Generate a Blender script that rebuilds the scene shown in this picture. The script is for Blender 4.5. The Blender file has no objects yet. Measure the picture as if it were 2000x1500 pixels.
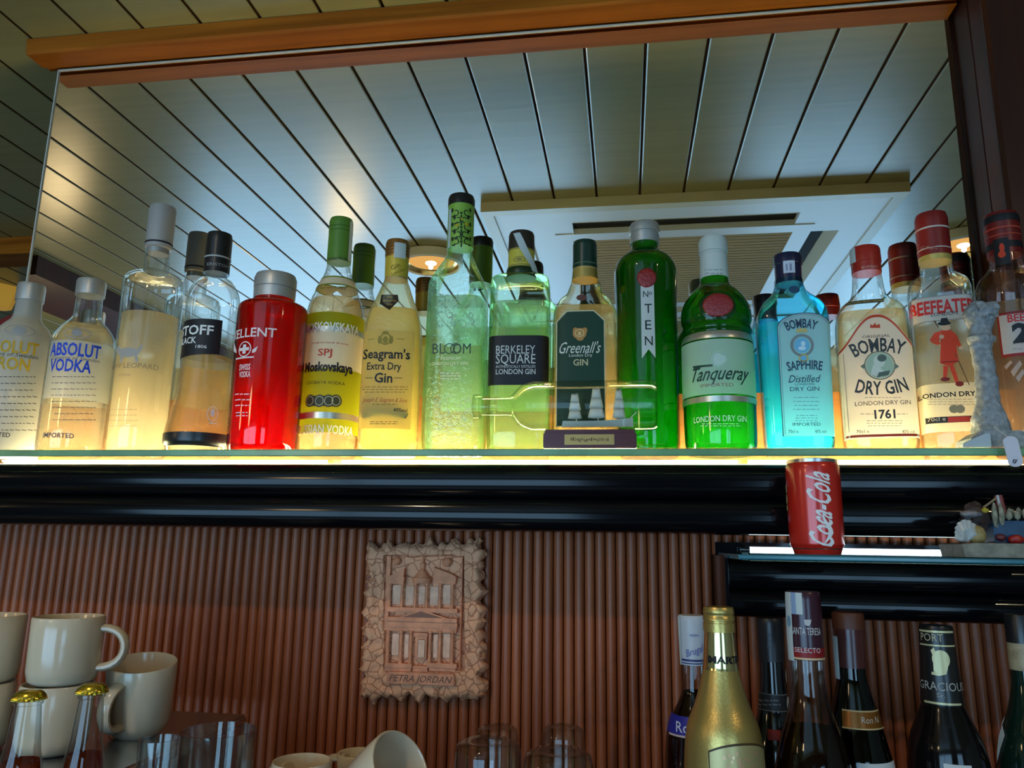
import bpy, bmesh, math, random
import numpy as np
from mathutils import Matrix, Vector, noise
random.seed(7)
S = bpy.context.scene
COL = S.collection
PI = math.pi

# ------------------------------------------------------------------ camera, world, exposure
F = 1489.97                                    # focal length in pixels of the 2000 x 1500 frame
YAW, PITCH, ROLL = 0.148703, 0.205223, 0.0158998
def _rows():
    cy, sy, cp, sp, cr, sr = math.cos(YAW), math.sin(YAW), math.cos(PITCH), math.sin(PITCH), math.cos(ROLL), math.sin(ROLL)
    fwd = np.array([-sy*cp, cy*cp, sp]); r0 = np.array([cy, sy, 0.0]); u0 = np.cross(r0, fwd)
    right = r0*cr + u0*sr; up = -r0*sr + u0*cr
    return np.stack([right, -up, fwd])
R = _rows()
cd = bpy.data.cameras.new('camera'); cam = bpy.data.objects.new('camera', cd); COL.objects.link(cam)
cam.matrix_world = Matrix([[R[0][i], -R[1][i], -R[2][i], 0.0] for i in range(3)] + [[0, 0, 0, 1]])
cd.sensor_width = 36.0; cd.lens = 36.0*F/2000.0; cd.clip_start = 0.02
S.camera = cam
S.view_settings.view_transform = 'Standard'; S.view_settings.look = 'None'
S.view_settings.exposure = 0.0; S.view_settings.gamma = 1.0; S.view_settings.use_curve_mapping = False
w = bpy.data.worlds.new('world'); S.world = w; w.use_nodes = True
w.node_tree.nodes['Background'].inputs[0].default_value = (0.55, 0.65, 0.8, 1)
w.node_tree.nodes['Background'].inputs[1].default_value = 0.03
cy_ = S.cycles
cy_.max_bounces = 14; cy_.transparent_max_bounces = 40; cy_.transmission_bounces = 10; cy_.glossy_bounces = 6; cy_.diffuse_bounces = 3
cy_.caustics_reflective = False; cy_.caustics_refractive = True; cy_.sample_clamp_indirect = 6.0; cy_.blur_glossy = 0.5

# light strengths used by the lamps' and windows' own builders
TUBE_WARM = 88.0
TUBE_COOL = 6.0
WINDOW = 5.4
PENDANT = 18.0
DOWNLIGHT = 9.0

# ------------------------------------------------------------------ pixel <-> place helpers (the photograph is 2000 x 1500)
MY = 1.07          # mirror plane
def at(px, py, Y):
    d = R.T @ np.array([(px-1000)/F, (py-750)/F, 1.0]); return d*(Y/d[1])
def proj(p):
    v = R @ np.array(p, float); return 1000+F*v[0]/v[2], 750+F*v[1]/v[2]
def zat(x, y, py):
    k = (py-750)/F; a = R[1]-k*R[2]; return -(a[0]*x+a[1]*y)/a[2]
def xat(y, z, px):
    k = (px-1000)/F; a = R[0]-k*R[2]; return -(a[1]*y+a[2]*z)/a[0]
def mpp(x, y, z):
    v = R @ np.array([x, y, z], float); return v[2]/F

# ------------------------------------------------------------------ materials
def nmat(name):
    m = bpy.data.materials.new(name); m.use_nodes = True
    nt = m.node_tree
    for n in list(nt.nodes): nt.nodes.remove(n)
    out = nt.nodes.new('ShaderNodeOutputMaterial')
    return m, nt, out
def link(nt, a, b): nt.links.new(a, b)
def rgba(c): return (c[0], c[1], c[2], 1.0)
def pbr(name, col, rough=0.5, metal=0.0, spec=0.5, coat=0.0, bump=0.0, bscale=60.0, var=0.0, vscale=8.0, emit=None, estr=0.0, stretch=None, aniso=0):
    m, nt, out = nmat(name)
    b = nt.nodes.new('ShaderNodeBsdfPrincipled')
    b.inputs['Base Color'].default_value = rgba(col); b.inputs['Roughness'].default_value = rough
    b.inputs['Metallic'].default_value = metal; b.inputs['Specular IOR Level'].default_value = spec
    b.inputs['Coat Weight'].default_value = coat; b.inputs['Coat Roughness'].default_value = 0.08
    if emit: b.inputs['Emission Color'].default_value = rgba(emit); b.inputs['Emission Strength'].default_value = estr
    tc = nt.nodes.new('ShaderNodeTexCoord'); mp = nt.nodes.new('ShaderNodeMapping'); link(nt, tc.outputs['Object'], mp.inputs[0])
    if stretch: mp.inputs['Scale'].default_value = stretch
    if var:
        n = nt.nodes.new('ShaderNodeTexNoise'); n.inputs['Scale'].default_value = vscale; n.inputs['Detail'].default_value = 5
        link(nt, mp.outputs[0], n.inputs[0])
        r = nt.nodes.new('ShaderNodeValToRGB')
        r.color_ramp.elements[0].position = 0.3; r.color_ramp.elements[1].position = 0.7
        r.color_ramp.elements[0].color = rgba([c*(1-var) for c in col]); r.color_ramp.elements[1].color = rgba([min(1, c*(1+var)) for c in col])
        link(nt, n.outputs[0], r.inputs[0]); link(nt, r.outputs[0], b.inputs['Base Color'])
    if bump:
        n2 = nt.nodes.new('ShaderNodeTexNoise'); n2.inputs['Scale'].default_value = bscale; n2.inputs['Detail'].default_value = 4
        link(nt, mp.outputs[0], n2.inputs[0])
        bp = nt.nodes.new('ShaderNodeBump'); bp.inputs['Strength'].default_value = bump; bp.inputs['Distance'].default_value = 0.002
        link(nt, n2.outputs[0], bp.inputs['Height']); link(nt, bp.outputs[0], b.inputs['Normal'])
    link(nt, b.outputs[0], out.inputs[0]); return m
def wood(name, dark, light, rough=0.3, scale=(3, 40, 40), coat=0.3, spec=0.5):
    m, nt, out = nmat(name)
    b = nt.nodes.new('ShaderNodeBsdfPrincipled'); b.inputs['Roughness'].default_value = rough; b.inputs['Coat Weight'].default_value = coat
    b.inputs['Coat Roughness'].default_value = 0.15; b.inputs['Specular IOR Level'].default_value = spec
    tc = nt.nodes.new('ShaderNodeTexCoord'); mp = nt.nodes.new('ShaderNodeMapping'); mp.inputs['Scale'].default_value = scale
    n = nt.nodes.new('ShaderNodeTexNoise'); n.inputs['Scale'].default_value = 1.0; n.inputs['Detail'].default_value = 7; n.inputs['Distortion'].default_value = 0.6
    r = nt.nodes.new('ShaderNodeValToRGB'); r.color_ramp.elements[0].position = 0.28; r.color_ramp.elements[1].position = 0.72
    r.color_ramp.elements[0].color = rgba(dark); r.color_ramp.elements[1].color = rgba(light)
    link(nt, tc.outputs['Object'], mp.inputs[0]); link(nt, mp.outputs[0], n.inputs[0]); link(nt, n.outputs[0], r.inputs[0]); link(nt, r.outputs[0], b.inputs['Base Color'])
    link(nt, b.outputs[0], out.inputs[0]); return m
def emat(name, col, strength):
    m, nt, out = nmat(name); e = nt.nodes.new('ShaderNodeEmission'); e.inputs[0].default_value = rgba(col); e.inputs[1].default_value = strength
    link(nt, e.outputs[0], out.inputs[0]); return m
def shell(name, tint, edge, rough=0.03, body=None, bodyfac=0.0, bump=0.0, bscale=90.0, ior=1.5, glossmul=1.0, inner=0.5, fmax=0.85):
    """glass wall of a bottle: tinted transparency that deepens towards the silhouette, Fresnel gloss, optional milky share"""
    m, nt, out = nmat(name)
    lw = nt.nodes.new('ShaderNodeLayerWeight'); lw.inputs[0].default_value = 0.35
    rp = nt.nodes.new('ShaderNodeValToRGB'); rp.color_ramp.elements[0].position = 0.15; rp.color_ramp.elements[1].position = 0.9
    rp.color_ramp.elements[0].color = rgba(tint); rp.color_ramp.elements[1].color = rgba(edge)
    link(nt, lw.outputs['Facing'], rp.inputs[0])
    t = nt.nodes.new('ShaderNodeBsdfTransparent'); link(nt, rp.outputs[0], t.inputs[0])
    g = nt.nodes.new('ShaderNodeBsdfGlossy'); g.inputs['Roughness'].default_value = rough; g.inputs['Color'].default_value = (glossmul, glossmul, glossmul, 1)
    l2 = nt.nodes.new('ShaderNodeLayerWeight'); l2.inputs[0].default_value = 0.5
    pw = nt.nodes.new('ShaderNodeMath'); pw.operation = 'POWER'; pw.inputs[1].default_value = 5.0; link(nt, l2.outputs['Facing'], pw.inputs[0])
    fr = nt.nodes.new('ShaderNodeMath'); fr.operation = 'MULTIPLY_ADD'; fr.inputs[1].default_value = fmax; fr.inputs[2].default_value = 0.045*min(1, fmax*2); link(nt, pw.outputs[0], fr.inputs[0])
    if inner > 0:                                # the far wall seen from inside mirrors the drink, as thick glass does
        f2 = nt.nodes.new('ShaderNodeFresnel'); f2.inputs[0].default_value = ior; f1 = fr
        fr = nt.nodes.new('ShaderNodeMix'); fr.inputs[0].default_value = inner; link(nt, f1.outputs[0], fr.inputs[2]); link(nt, f2.outputs[0], fr.inputs[3])
    cur = t.outputs[0]
    if body:
        d = nt.nodes.new('ShaderNodeBsdfTranslucent'); d.inputs[0].default_value = rgba(body)
        df = nt.nodes.new('ShaderNodeBsdfDiffuse'); df.inputs[0].default_value = rgba(body)
        mm = nt.nodes.new('ShaderNodeMixShader'); mm.inputs[0].default_value = 0.5; link(nt, d.outputs[0], mm.inputs[1]); link(nt, df.outputs[0], mm.inputs[2])
        m2 = nt.nodes.new('ShaderNodeMixShader'); m2.inputs[0].default_value = bodyfac; link(nt, cur, m2.inputs[1]); link(nt, mm.outputs[0], m2.inputs[2]); cur = m2.outputs[0]
    mx = nt.nodes.new('ShaderNodeMixShader'); link(nt, fr.outputs[0], mx.inputs[0]); link(nt, cur, mx.inputs[1]); link(nt, g.outputs[0], mx.inputs[2])
    if bump:
        tc = nt.nodes.new('ShaderNodeTexCoord'); n2 = nt.nodes.new('ShaderNodeTexNoise'); n2.inputs['Scale'].default_value = bscale; link(nt, tc.outputs['Object'], n2.inputs[0])
        bp = nt.nodes.new('ShaderNodeBump'); bp.inputs['Strength'].default_value = bump; bp.inputs['Distance'].default_value = 0.004
        link(nt, n2.outputs[0], bp.inputs['Height']); link(nt, bp.outputs[0], g.inputs['Normal']); link(nt, bp.outputs[0], l2.inputs['Normal'])
    link(nt, mx.outputs[0], out.inputs[0]); return m
def liquid(name, col, glow, glowfac, ior=1.2, refr=0.5):
    """drink: part refraction, part clear tint, part cloudy scatter that takes up the shelf light"""
    m, nt, out = nmat(name)
    a = nt.nodes.new('ShaderNodeBsdfTransparent'); a.inputs[0].default_value = rgba(col)
    b = nt.nodes.new('ShaderNodeBsdfRefraction'); b.inputs['Color'].default_value = rgba(col); b.inputs['IOR'].default_value = ior; b.inputs['Roughness'].default_value = 0.05
    m1 = nt.nodes.new('ShaderNodeMixShader'); m1.inputs[0].default_value = refr; link(nt, a.outputs[0], m1.inputs[1]); link(nt, b.outputs[0], m1.inputs[2])
    c = nt.nodes.new('ShaderNodeBsdfTranslucent'); c.inputs[0].default_value = rgba(glow)
    d = nt.nodes.new('ShaderNodeBsdfDiffuse'); d.inputs[0].default_value = rgba(glow)
    m0 = nt.nodes.new('ShaderNodeMixShader'); m0.inputs[0].default_value = 0.3; link(nt, c.outputs[0], m0.inputs[1]); link(nt, d.outputs[0], m0.inputs[2])
    m2 = nt.nodes.new('ShaderNodeMixShader'); m2.inputs[0].default_value = glowfac; link(nt, m1.outputs[0], m2.inputs[1]); link(nt, m0.outputs[0], m2.inputs[2])
    link(nt, m2.outputs[0], out.inputs[0]); return m
def paper(name, col, trans=0.3, rough=0.5):
    m, nt, out = nmat(name)
    b = nt.nodes.new('ShaderNodeBsdfPrincipled'); b.inputs['Base Color'].default_value = rgba(col); b.inputs['Roughness'].default_value = rough; b.inputs['Specular IOR Level'].default_value = 0.3
    t = nt.nodes.new('ShaderNodeBsdfTranslucent'); t.inputs[0].default_value = rgba(col)
    mx = nt.nodes.new('ShaderNodeMixShader'); mx.inputs[0].default_value = trans; link(nt, b.outputs[0], mx.inputs[1]); link(nt, t.outputs[0], mx.inputs[2])
    link(nt, mx.outputs[0], out.inputs[0]); return m

M = {}
_ink = {}
def ink(c, rough=0.45, metal=0.0):
    k = (tuple(c), rough, metal)
    if k not in _ink: _ink[k] = pbr('ink_%d' % len(_ink), c, rough, metal, 0.3)
    return _ink[k]
BLACK, WHITE, GOLD = (0.012, 0.012, 0.014), (0.82, 0.82, 0.78), (0.62, 0.42, 0.12)

# ------------------------------------------------------------------ mesh helpers
def mesh_obj(name, verts, faces, mat, parent=None, smooth=True, sharp=40, mats=None, fmat=None):
    me = bpy.data.meshes.new(name); me.from_pydata([tuple(v) for v in verts], [], faces); 
    bm = bmesh.new(); bm.from_mesh(me); bmesh.ops.recalc_face_normals(bm, faces=bm.faces) if name not in ('label', 'lettering') else None
    bm.to_mesh(me); bm.free()
    for mm in (mats or [mat]): me.materials.append(mm)
    if fmat is not None: me.polygons.foreach_set('material_index', fmat)
    if smooth:
        me.polygons.foreach_set('use_smooth', [True]*len(me.polygons))
        me.set_sharp_from_angle(angle=math.radians(sharp))
    o = bpy.data.objects.new(name, me); COL.objects.link(o)
    if parent: o.parent = parent
    return o
def thing(name, label, cat, loc=(0, 0, 0), rz=0.0, group=None):
    o = bpy.data.objects.new(name, None); COL.objects.link(o); o.location = loc; o.rotation_euler = (0, 0, rz)
    o.empty_display_size = 0.02; o['label'] = label; o['category'] = cat
    if group: o['group'] = group
    return o
def tag(o, label, cat, group=None):
    o['label'] = label; o['category'] = cat
    if group: o['group'] = group
    return o
def struct(o): o['kind'] = 'structure'; return o
class MB:
    def __init__(s): s.v = []; s.f = []
    def add(s, v, f):
        n = len(s.v); s.v += [tuple(p) for p in v]; s.f += [tuple(i+n for i in q) for q in f]; return s
    def box(s, x0, y0, z0, x1, y1, z1, bev=0.0):
        if bev <= 0:
            v = [(x, y, z) for z in (z0, z1) for y in (y0, y1) for x in (x0, x1)]
            f = [(0, 2, 3, 1), (4, 5, 7, 6), (0, 1, 5, 4), (2, 6, 7, 3), (0, 4, 6, 2), (1, 3, 7, 5)]
            return s.add(v, f)
        bm = bmesh.new(); bmesh.ops.create_cube(bm, size=1.0)
        for q in bm.verts: q.co = Vector(((x0+x1)/2+q.co.x*(x1-x0), (y0+y1)/2+q.co.y*(y1-y0), (z0+z1)/2+q.co.z*(z1-z0)))
        bmesh.ops.bevel(bm, geom=list(bm.edges), offset=bev, segments=2, affect='EDGES')
        return s.bm(bm)
    def bm(s, bm):
        bm.verts.index_update(); v = [tuple(q.co) for q in bm.verts]; f = [tuple(q.index for q in p.verts) for p in bm.faces]; bm.free(); return s.add(v, f)
    def prism(s, poly, a, b, axis='x'):
        n = len(poly)
        P = {'x': lambda t, p: (t, p[0], p[1]), 'y': lambda t, p: (p[0], t, p[1]), 'z': lambda t, p: (p[0], p[1], t)}[axis]
        v = [P(a, p) for p in poly]+[P(b, p) for p in poly]
        f = [tuple(range(n)), tuple(range(2*n-1, n-1, -1))]+[(i, (i+1) % n, n+(i+1) % n, n+i) for i in range(n)]
        return s.add(v, f)
    def tube(s, pts, r, seg=10, closed=False, cap=True):
        pts = [Vector(p) for p in pts]; rr = r if isinstance(r, (list, tuple)) else [r]*len(pts); v = []; n = len(pts); up = None
        for i, p in enumerate(pts):
            t = (pts[min(i+1, n-1)]-pts[max(i-1, 0)]).normalized() if not closed else (pts[(i+1) % n]-pts[i-1]).normalized()
            if up is None:
                up = t.orthogonal().normalized()
            up = (up-t*up.dot(t)).normalized(); sd = t.cross(up)
            for k in range(seg):
                a = 2*PI*k/seg; v.append(p+(up*math.cos(a)+sd*math.sin(a))*rr[i])
        f = [(i*seg+k, i*seg+(k+1) % seg, (i+1)*seg+(k+1) % seg, (i+1)*seg+k) for i in range(n-1) for k in range(seg)]
        if closed: f += [((n-1)*seg+k, (n-1)*seg+(k+1) % seg, (k+1) % seg, k) for k in range(seg)]
        elif cap: f += [tuple(range(seg-1, -1, -1)), tuple((n-1)*seg+k for k in range(seg))]
        return s.add(v, f)
    def lathe(s, prof, seg=40, n=2.0, depth=1.0, c=(0, 0, 0), caps=(True, True), start=0.0):
        v = []
        n0, d0 = n, depth
        for q in prof:
            z, rx = q[0], q[1]; n, depth = (q[2], q[3]) if len(q) > 2 else (n0, d0)
            for k in range(seg):
                a = start+2*PI*k/seg; ca, sa = math.cos(a), math.sin(a)
                x = rx*math.copysign(abs(ca)**(2/n), ca); y = rx*depth*math.copysign(abs(sa)**(2/n), sa)
                v.append((c[0]+x, c[1]+y, c[2]+z))
        m = len(prof)
        f = [(i*seg+k, i*seg+(k+1) % seg, (i+1)*seg+(k+1) % seg, (i+1)*seg+k) for i in range(m-1) for k in range(seg)]
        if caps[0]: f.append(tuple(range(seg-1, -1, -1)))
        if caps[1]: f.append(tuple((m-1)*seg+k for k in range(seg)))
        return s.add(v, f)
    def blob(s, c, r, amp=0.0, freq=30.0, sub=3, seed=0.0, rot=None):
        bm = bmesh.new(); bmesh.ops.create_icosphere(bm, subdivisions=sub, radius=1.0)
        for q in bm.verts:
            d = q.co.copy(); k = 1+amp*noise.noise(Vector((d.x*freq*r[0]+seed, d.y*freq*r[1], d.z*freq*r[2]+seed*2)))
            p = Vector((d.x*r[0]*k, d.y*r[1]*k, d.z*r[2]*k))
            if rot is not None: p = rot @ p
            q.co = Vector(c)+p
        return s.bm(bm)
    def build(s, name, mat, parent=None, smooth=True, sharp=40): return mesh_obj(name, s.v, s.f, mat, parent, smooth, sharp)

_tx = {}
def text_mesh(s, bold=0.0):
    k = (s, bold)
    if k not in _tx:
        cu = bpy.data.curves.new('t', 'FONT'); cu.body = s; cu.size = 1.0; cu.resolution_u = 2; cu.fill_mode = 'FRONT'; cu.offset = bold
        ob = bpy.data.objects.new('t', cu); me = bpy.data.meshes.new_from_object(ob)
        v = [(p.co.x, p.co.y) for p in me.vertices]; f = [tuple(p.vertices) for p in me.polygons]
        bpy.data.objects.remove(ob); bpy.data.curves.remove(cu); bpy.data.meshes.remove(me)
        # drop cap height to 1
        v = [(x/0.69, y/0.69) for x, y in v]
        _tx[k] = (v, f)
    return _tx[k]
def text2d(s, h, cu, cz, w=None, shear=0.0, bold=0.0, align='C', arc=None, rot=0.0):
    v, f = text_mesh(s, bold)
    if not v: return [], []
    x0 = min(p[0] for p in v); x1 = max(p[0] for p in v)
    k = (w/(x1-x0)) if w else h
    o = {'C': (x0+x1)/2, 'L': x0, 'R': x1}[align]
    out = []
    for x, y in v:
        u = (x-o)*k + shear*(y-0.5)*h; z = (y-0.5)*h
        if arc:
            a = u/arc; u, z = (arc+z)*math.sin(a), (arc+z)*math.cos(a)-arc
        if rot:
            u, z = u*math.cos(rot)-z*math.sin(rot), u*math.sin(rot)+z*math.cos(rot)
        out.append((cu+u, cz+z))
    return out, f
def refine(v, f, L):
    bm = bmesh.new(); vs = [bm.verts.new((a, b, 0)) for a, b in v]
    for q in f:
        try: bm.faces.new([vs[i] for i in q])
        except ValueError: pass
    for _ in range(4):
        es = [e for e in bm.edges if abs(e.verts[0].co.x-e.verts[1].co.x) > L]
        if not es: break
        bmesh.ops.subdivide_edges(bm, edges=es, cuts=1); bmesh.ops.triangulate(bm, faces=[q for q in bm.faces if len(q.verts) > 3])
    bm.verts.index_update(); out = [(q.co.x, q.co.y) for q in bm.verts], [tuple(p.index for p in q.verts) for q in bm.faces]
    bm.free(); return out
def ell2d(c, a, b, n=24, a0=0, a1=2*PI):
    v = [tuple(c)]+[(c[0]+a*math.cos(a0+(a1-a0)*i/n), c[1]+b*math.sin(a0+(a1-a0)*i/n)) for i in range(n+1)]
    return v, [(0, i+1, i+2) for i in range(n)]
def ring2d(c, a, b, t, n=28, a0=0, a1=2*PI):
    v = []
    for i in range(n+1):
        an = a0+(a1-a0)*i/n
        v += [(c[0]+(a-t)*math.cos(an), c[1]+(b-t)*math.sin(an)), (c[0]+a*math.cos(an), c[1]+b*math.sin(an))]
    return v, [(2*i, 2*i+1, 2*i+3, 2*i+2) for i in range(n)]
def strip2d(u0, u1, fb, ft, nx=24, nz=1):
    fb_ = fb if callable(fb) else (lambda u: fb); ft_ = ft if callable(ft) else (lambda u: ft)
    v = []; f = []
    for i in range(nx+1):
        u = u0+(u1-u0)*i/nx
        for j in range(nz+1):
            v.append((u, fb_(u)+(ft_(u)-fb_(u))*j/nz))
    m = nz+1
    for i in range(nx):
        for j in range(nz): f.append((i*m+j, (i+1)*m+j, (i+1)*m+j+1, i*m+j+1))
    return v, f

def spline(rows):
    """rows of (z, r, corner) -> smooth profile between corners"""
    out = []; n = len(rows)
    for i in range(n-1):
        p1, p2 = rows[i], rows[i+1]
        p0 = rows[i-1] if i > 0 and not p1[2] else None
        p3 = rows[i+2] if i+2 < n and not p2[2] else None
        d = (p2[0]-p1[0], p2[1]-p1[1])
        m1 = ((p2[0]-p0[0])/2, (p2[1]-p0[1])/2) if p0 else d
        m2 = ((p3[0]-p1[0])/2, (p3[1]-p1[1])/2) if p3 else d
        L = math.hypot(*d)
        def lim(m):
            l = math.hypot(*m); return (m[0]*min(1, L/l), m[1]*min(1, L/l)) if l > 1e-9 else m
        m1, m2 = lim(m1), lim(m2)
        steps = 5 if (p0 or p3) else 1
        for k in range(steps):
            t = k/steps; a, b, c, e = 2*t**3-3*t*t+1, t**3-2*t*t+t, -2*t**3+3*t*t, t**3-t*t
            out.append((a*p1[0]+b*m1[0]+c*p2[0]+e*m2[0], max(0.0004, a*p1[1]+b*m1[1]+c*p2[1]+e*m2[1])))
    out.append((rows[-1][0], rows[-1][1]))
    return out

ONE_EACH = {'label', 'lettering', 'foil_band', 'cap_band', 'cap_ring', 'cap_rings', 'neck_border', 'tax_strip', 'tax_print', 'label_border', 'strap', 'medals', 'printed_staff'}
class Bottle:
    """an upright turned or square-sectioned vessel, its profile measured on the photograph and set at its own distance"""
    def __init__(s, name, label, cat, bpx, Y, zb, rows, n=2.0, depth=1.0, k=1.0, group=None, yaw=None):
        s.zb = zb; s.Y = Y; s.x = xat(Y, zb, bpx); s.n = n; s.depth = depth
        s.yaw = (-math.atan2(s.x, Y)*k) if yaw is None else yaw
        s.root = thing(name, label, cat, (s.x, Y, zb), s.yaw, group)
        a = abs(math.atan2(s.x, Y)+s.yaw); s.kf = 1.0 if n == 2.0 else 1/(math.cos(a)+0.75*depth*math.sin(a))
        s.prof = s.profile(rows, base=True); s.rmax = max(r for _, r in s.prof)
        s.cy, s.sy = math.cos(s.yaw), math.sin(s.yaw)
    def rr(s, py, hw):
        z = zat(s.x, s.Y, py); px, _ = proj((s.x, s.Y, z)); m = mpp(s.x, s.Y, z)
        return z-s.zb, hw*m/math.sqrt(1+((px-1000)/F)**2)*(s.kf if hw > 34 else 1.0)
    def profile(s, rows, base=False):
        q = []
        for i, r in enumerate(rows):
            z, rad = s.rr(r[0], r[1]); q.append((0.0 if base and i == 0 else z, rad, len(r) > 2))
        return spline(q)
    def sec(s, z, prof=None):
        P = prof or s.prof
        if z <= P[0][0]: return P[0][1]
        for a, b in zip(P, P[1:]):
            if b[0] >= z and b[0] > a[0]+1e-9: 
                t = (z-a[0])/(b[0]-a[0]); return a[1]+(b[1]-a[1])*max(0, t)
        return P[-1][1]
    def nd(s, r):
        t = max(0.0, min(1.0, (r/s.rmax-0.5)/0.35)); return 2+(s.n-2)*t, 1+(s.depth-1)*t
    def W(s, u, z, eps=0.0, prof=None, back=False):
        r = s.sec(z, prof); n, dp = s.nd(r) if prof is None else (2.0, 1.0)
        if n == 2.0 and dp == 1.0:
            a = u/max(r, 1e-5); x, y = (r+eps)*math.sin(a), -(r+eps)*math.cos(a)
        else:
            x = max(-0.999*r, min(0.999*r, u)); y = -r*dp*(1-(abs(x)/r)**n)**(1/n)-eps
        return (-x, -y, z) if back else (x, y, z)
    def world(s, p): return (s.x+p[0]*s.cy-p[1]*s.sy, s.Y+p[0]*s.sy+p[1]*s.cy, s.zb+p[2])
    def p(s, px, py, prof=None):
        z = zat(s.x, s.Y, py)-s.zb; ax, _ = proj((s.x, s.Y, z+s.zb)); r = s.sec(z, prof)
        u = max(-1.2*r, min(1.2*r, (px-ax)*mpp(s.x, s.Y, z+s.zb)))
        for _ in range(8):
            a = proj(s.world(s.W(u, z, 0, prof))); h = 1e-4
            b = proj(s.world(s.W(u+h, z, 0, prof))); c = proj(s.world(s.W(u, z+h, 0, prof)))
            J = np.array([[(b[0]-a[0])/h, (c[0]-a[0])/h], [(b[1]-a[1])/h, (c[1]-a[1])/h]]); e = np.array([px-a[0], py-a[1]])
            try: d = np.linalg.solve(J, e)
            except Exception: break
            u += max(-0.3*r, min(0.3*r, d[0])); z += max(-0.01, min(0.01, d[1])); u = max(-1.35*r, min(1.35*r, u))
        return u, z
    def m(s, py): return mpp(s.x, s.Y, zat(s.x, s.Y, py))
    # bodies
    def body(s, mat, name='glass_body', seg=48, top=True):
        return MB().lathe([(z, r)+s.nd(r) for z, r in s.prof], seg, caps=(True, top)).build(name, mat, s.root, sharp=50)
    def fill(s, py, mat, k=0.92, z0=0.005, name='liquid', seg=40):
        zt = zat(s.x, s.Y, py)-s.zb; P = [(z0, s.sec(z0)*k*0.97)]+[(z, r*k) for z, r in s.prof if z0+0.002 < z < zt]+[(zt, s.sec(zt)*k)]
        return MB().lathe([(z, r)+s.nd(r/k) for z, r in P], seg, caps=(False, True)).build(name, mat, s.root, sharp=50)
    def part(s, name, rows, mat, seg=36, parent=None, n=2.0, grow=0.0, caps=(True, True)):
        P = s.profile(rows); P = [(z, r+grow) for z, r in P]
        o = MB().lathe(P, seg, n, 1.0, caps=caps).build(name, mat, parent or s.root, sharp=50); return o, P
    # flat decoration wrapped on the surface
    def deco(s, name, mat, shapes, eps=0.0006, parent=None, prof=None, back=False):
        if name in ONE_EACH and len(shapes) > 1:
            return [s.deco(name, mat, [q], eps, parent, prof, back) for q in shapes][0]
        v = []; f = []
        for sv, sf in shapes:
            if sv and max(len(q) for q in sf) == 3 and s.n == 2.0: sv, sf = refine(sv, sf, 0.006)
            n = len(v); v += [s.W(u, z, eps, prof, back) for u, z in sv]; f += [tuple(i+n for i in q) for q in sf]
        o = mesh_obj(name, v, f, mat, None, smooth=True, sharp=60)
        o.parent = parent or s.root
        return o
    def rect(s, x0, y0, x1, y1, prof=None, nx=20, nz=4):
        ym = (y0+y1)/2; a = s.p(x0, ym, prof)[0]; b = s.p(x1, ym, prof)[0]; xm = (x0+x1)/2
        return strip2d(a, b, s.p(xm, y1, prof)[1], s.p(xm, y0, prof)[1], nx, nz)
    def band(s, y0, y1, prof=None, half=PI*0.98, nz=3):
        z0 = zat(s.x, s.Y, y1)-s.zb; z1 = zat(s.x, s.Y, y0)-s.zb; r = s.sec((z0+z1)/2, prof)
        return strip2d(-half*r, half*r, z0, z1, 48, nz)
    def text(s, t, px, py, h, w=None, prof=None, **kw):
        u, z = s.p(px, py, prof); m = s.m(py)
        if 'arc' in kw and kw['arc']: kw['arc'] *= m
        return text2d(t, h*m, u, z, w*m if w else None, **kw)
    def ell(s, px, py, a, b, prof=None, **kw):
        m = s.m(py); return ell2d(s.p(px, py, prof), a*m, b*m, **kw)
    def ring(s, px, py, a, b, t, prof=None, **kw):
        m = s.m(py); return ring2d(s.p(px, py, prof), a*m, b*m, t*m, **kw)
    def poly(s, pts, prof=None):
        v = [s.p(x, y, prof) for x, y in pts]; return v, [(0, i, i+1) for i in range(1, len(v)-1)]
    def lines(s, x0, x1, y0, y1, n, h=1.5, prof=None, rag=0.15, cx=True):
        """rows of fine print as broken strokes"""
        out = []
        for i in range(n):
            y = y0+(y1-y0)*(i/(n-1) if n > 1 else 0.5); k = 1-rag*random.random(); xm = (x0+x1)/2; hw = (x1-x0)/2*k
            x = xm-hw if cx else x0
            while x < (xm+hw if cx else x0+2*hw):
                l = random.uniform(4, 11); out.append(s.rect(x, y-h/2, min(x+l, xm+hw if cx else x0+2*hw), y+h/2, prof, 2, 1)); x += l+2.2
        return out

# ------------------------------------------------------------------ setting: room shell
H = 0.826; FLOOR = -1.62
M['ceil'] = pbr('ceiling_lacquer', (0.30, 0.255, 0.10), 0.27, 0.0, 0.8, var=0.05, vscale=1.0, stretch=(2.0, 60.0, 1.0), bump=0.08, bscale=1.0)
M['groove'] = pbr('groove_wood', (0.085, 0.038, 0.012), 0.7, 0.0, 0.1)
M['wood'] = wood('varnished_wood', (0.20, 0.052, 0.004), (0.38, 0.115, 0.010), 0.5, (2.5, 45, 45), 0.0, 0.08)
M['panelwood'] = wood('panel_wood', (0.24, 0.085, 0.018), (0.36, 0.14, 0.035), 0.35, (2.5, 50, 50), 0.2)
M['darkwood'] = wood('dark_wood', (0.030, 0.007, 0.003), (0.060, 0.014, 0.005), 0.45, (40, 40, 2.5), 0.05, 0.3)
M['rib'] = wood('ribbed_wood', (0.22, 0.050, 0.016), (0.42, 0.115, 0.038), 0.45, (60, 60, 3.0), 0.08, 0.35)
M['blackgloss'] = pbr('black_lacquer', (0.003, 0.003, 0.004), 0.12, 0.0, 0.25, coat=0.0)
M['plaster'] = pbr('plaster', (0.42, 0.38, 0.30), 0.8, var=0.1, vscale=3)
M['floor'] = pbr('floor_tile', (0.30, 0.27, 0.22), 0.25, var=0.2, vscale=2)
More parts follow.
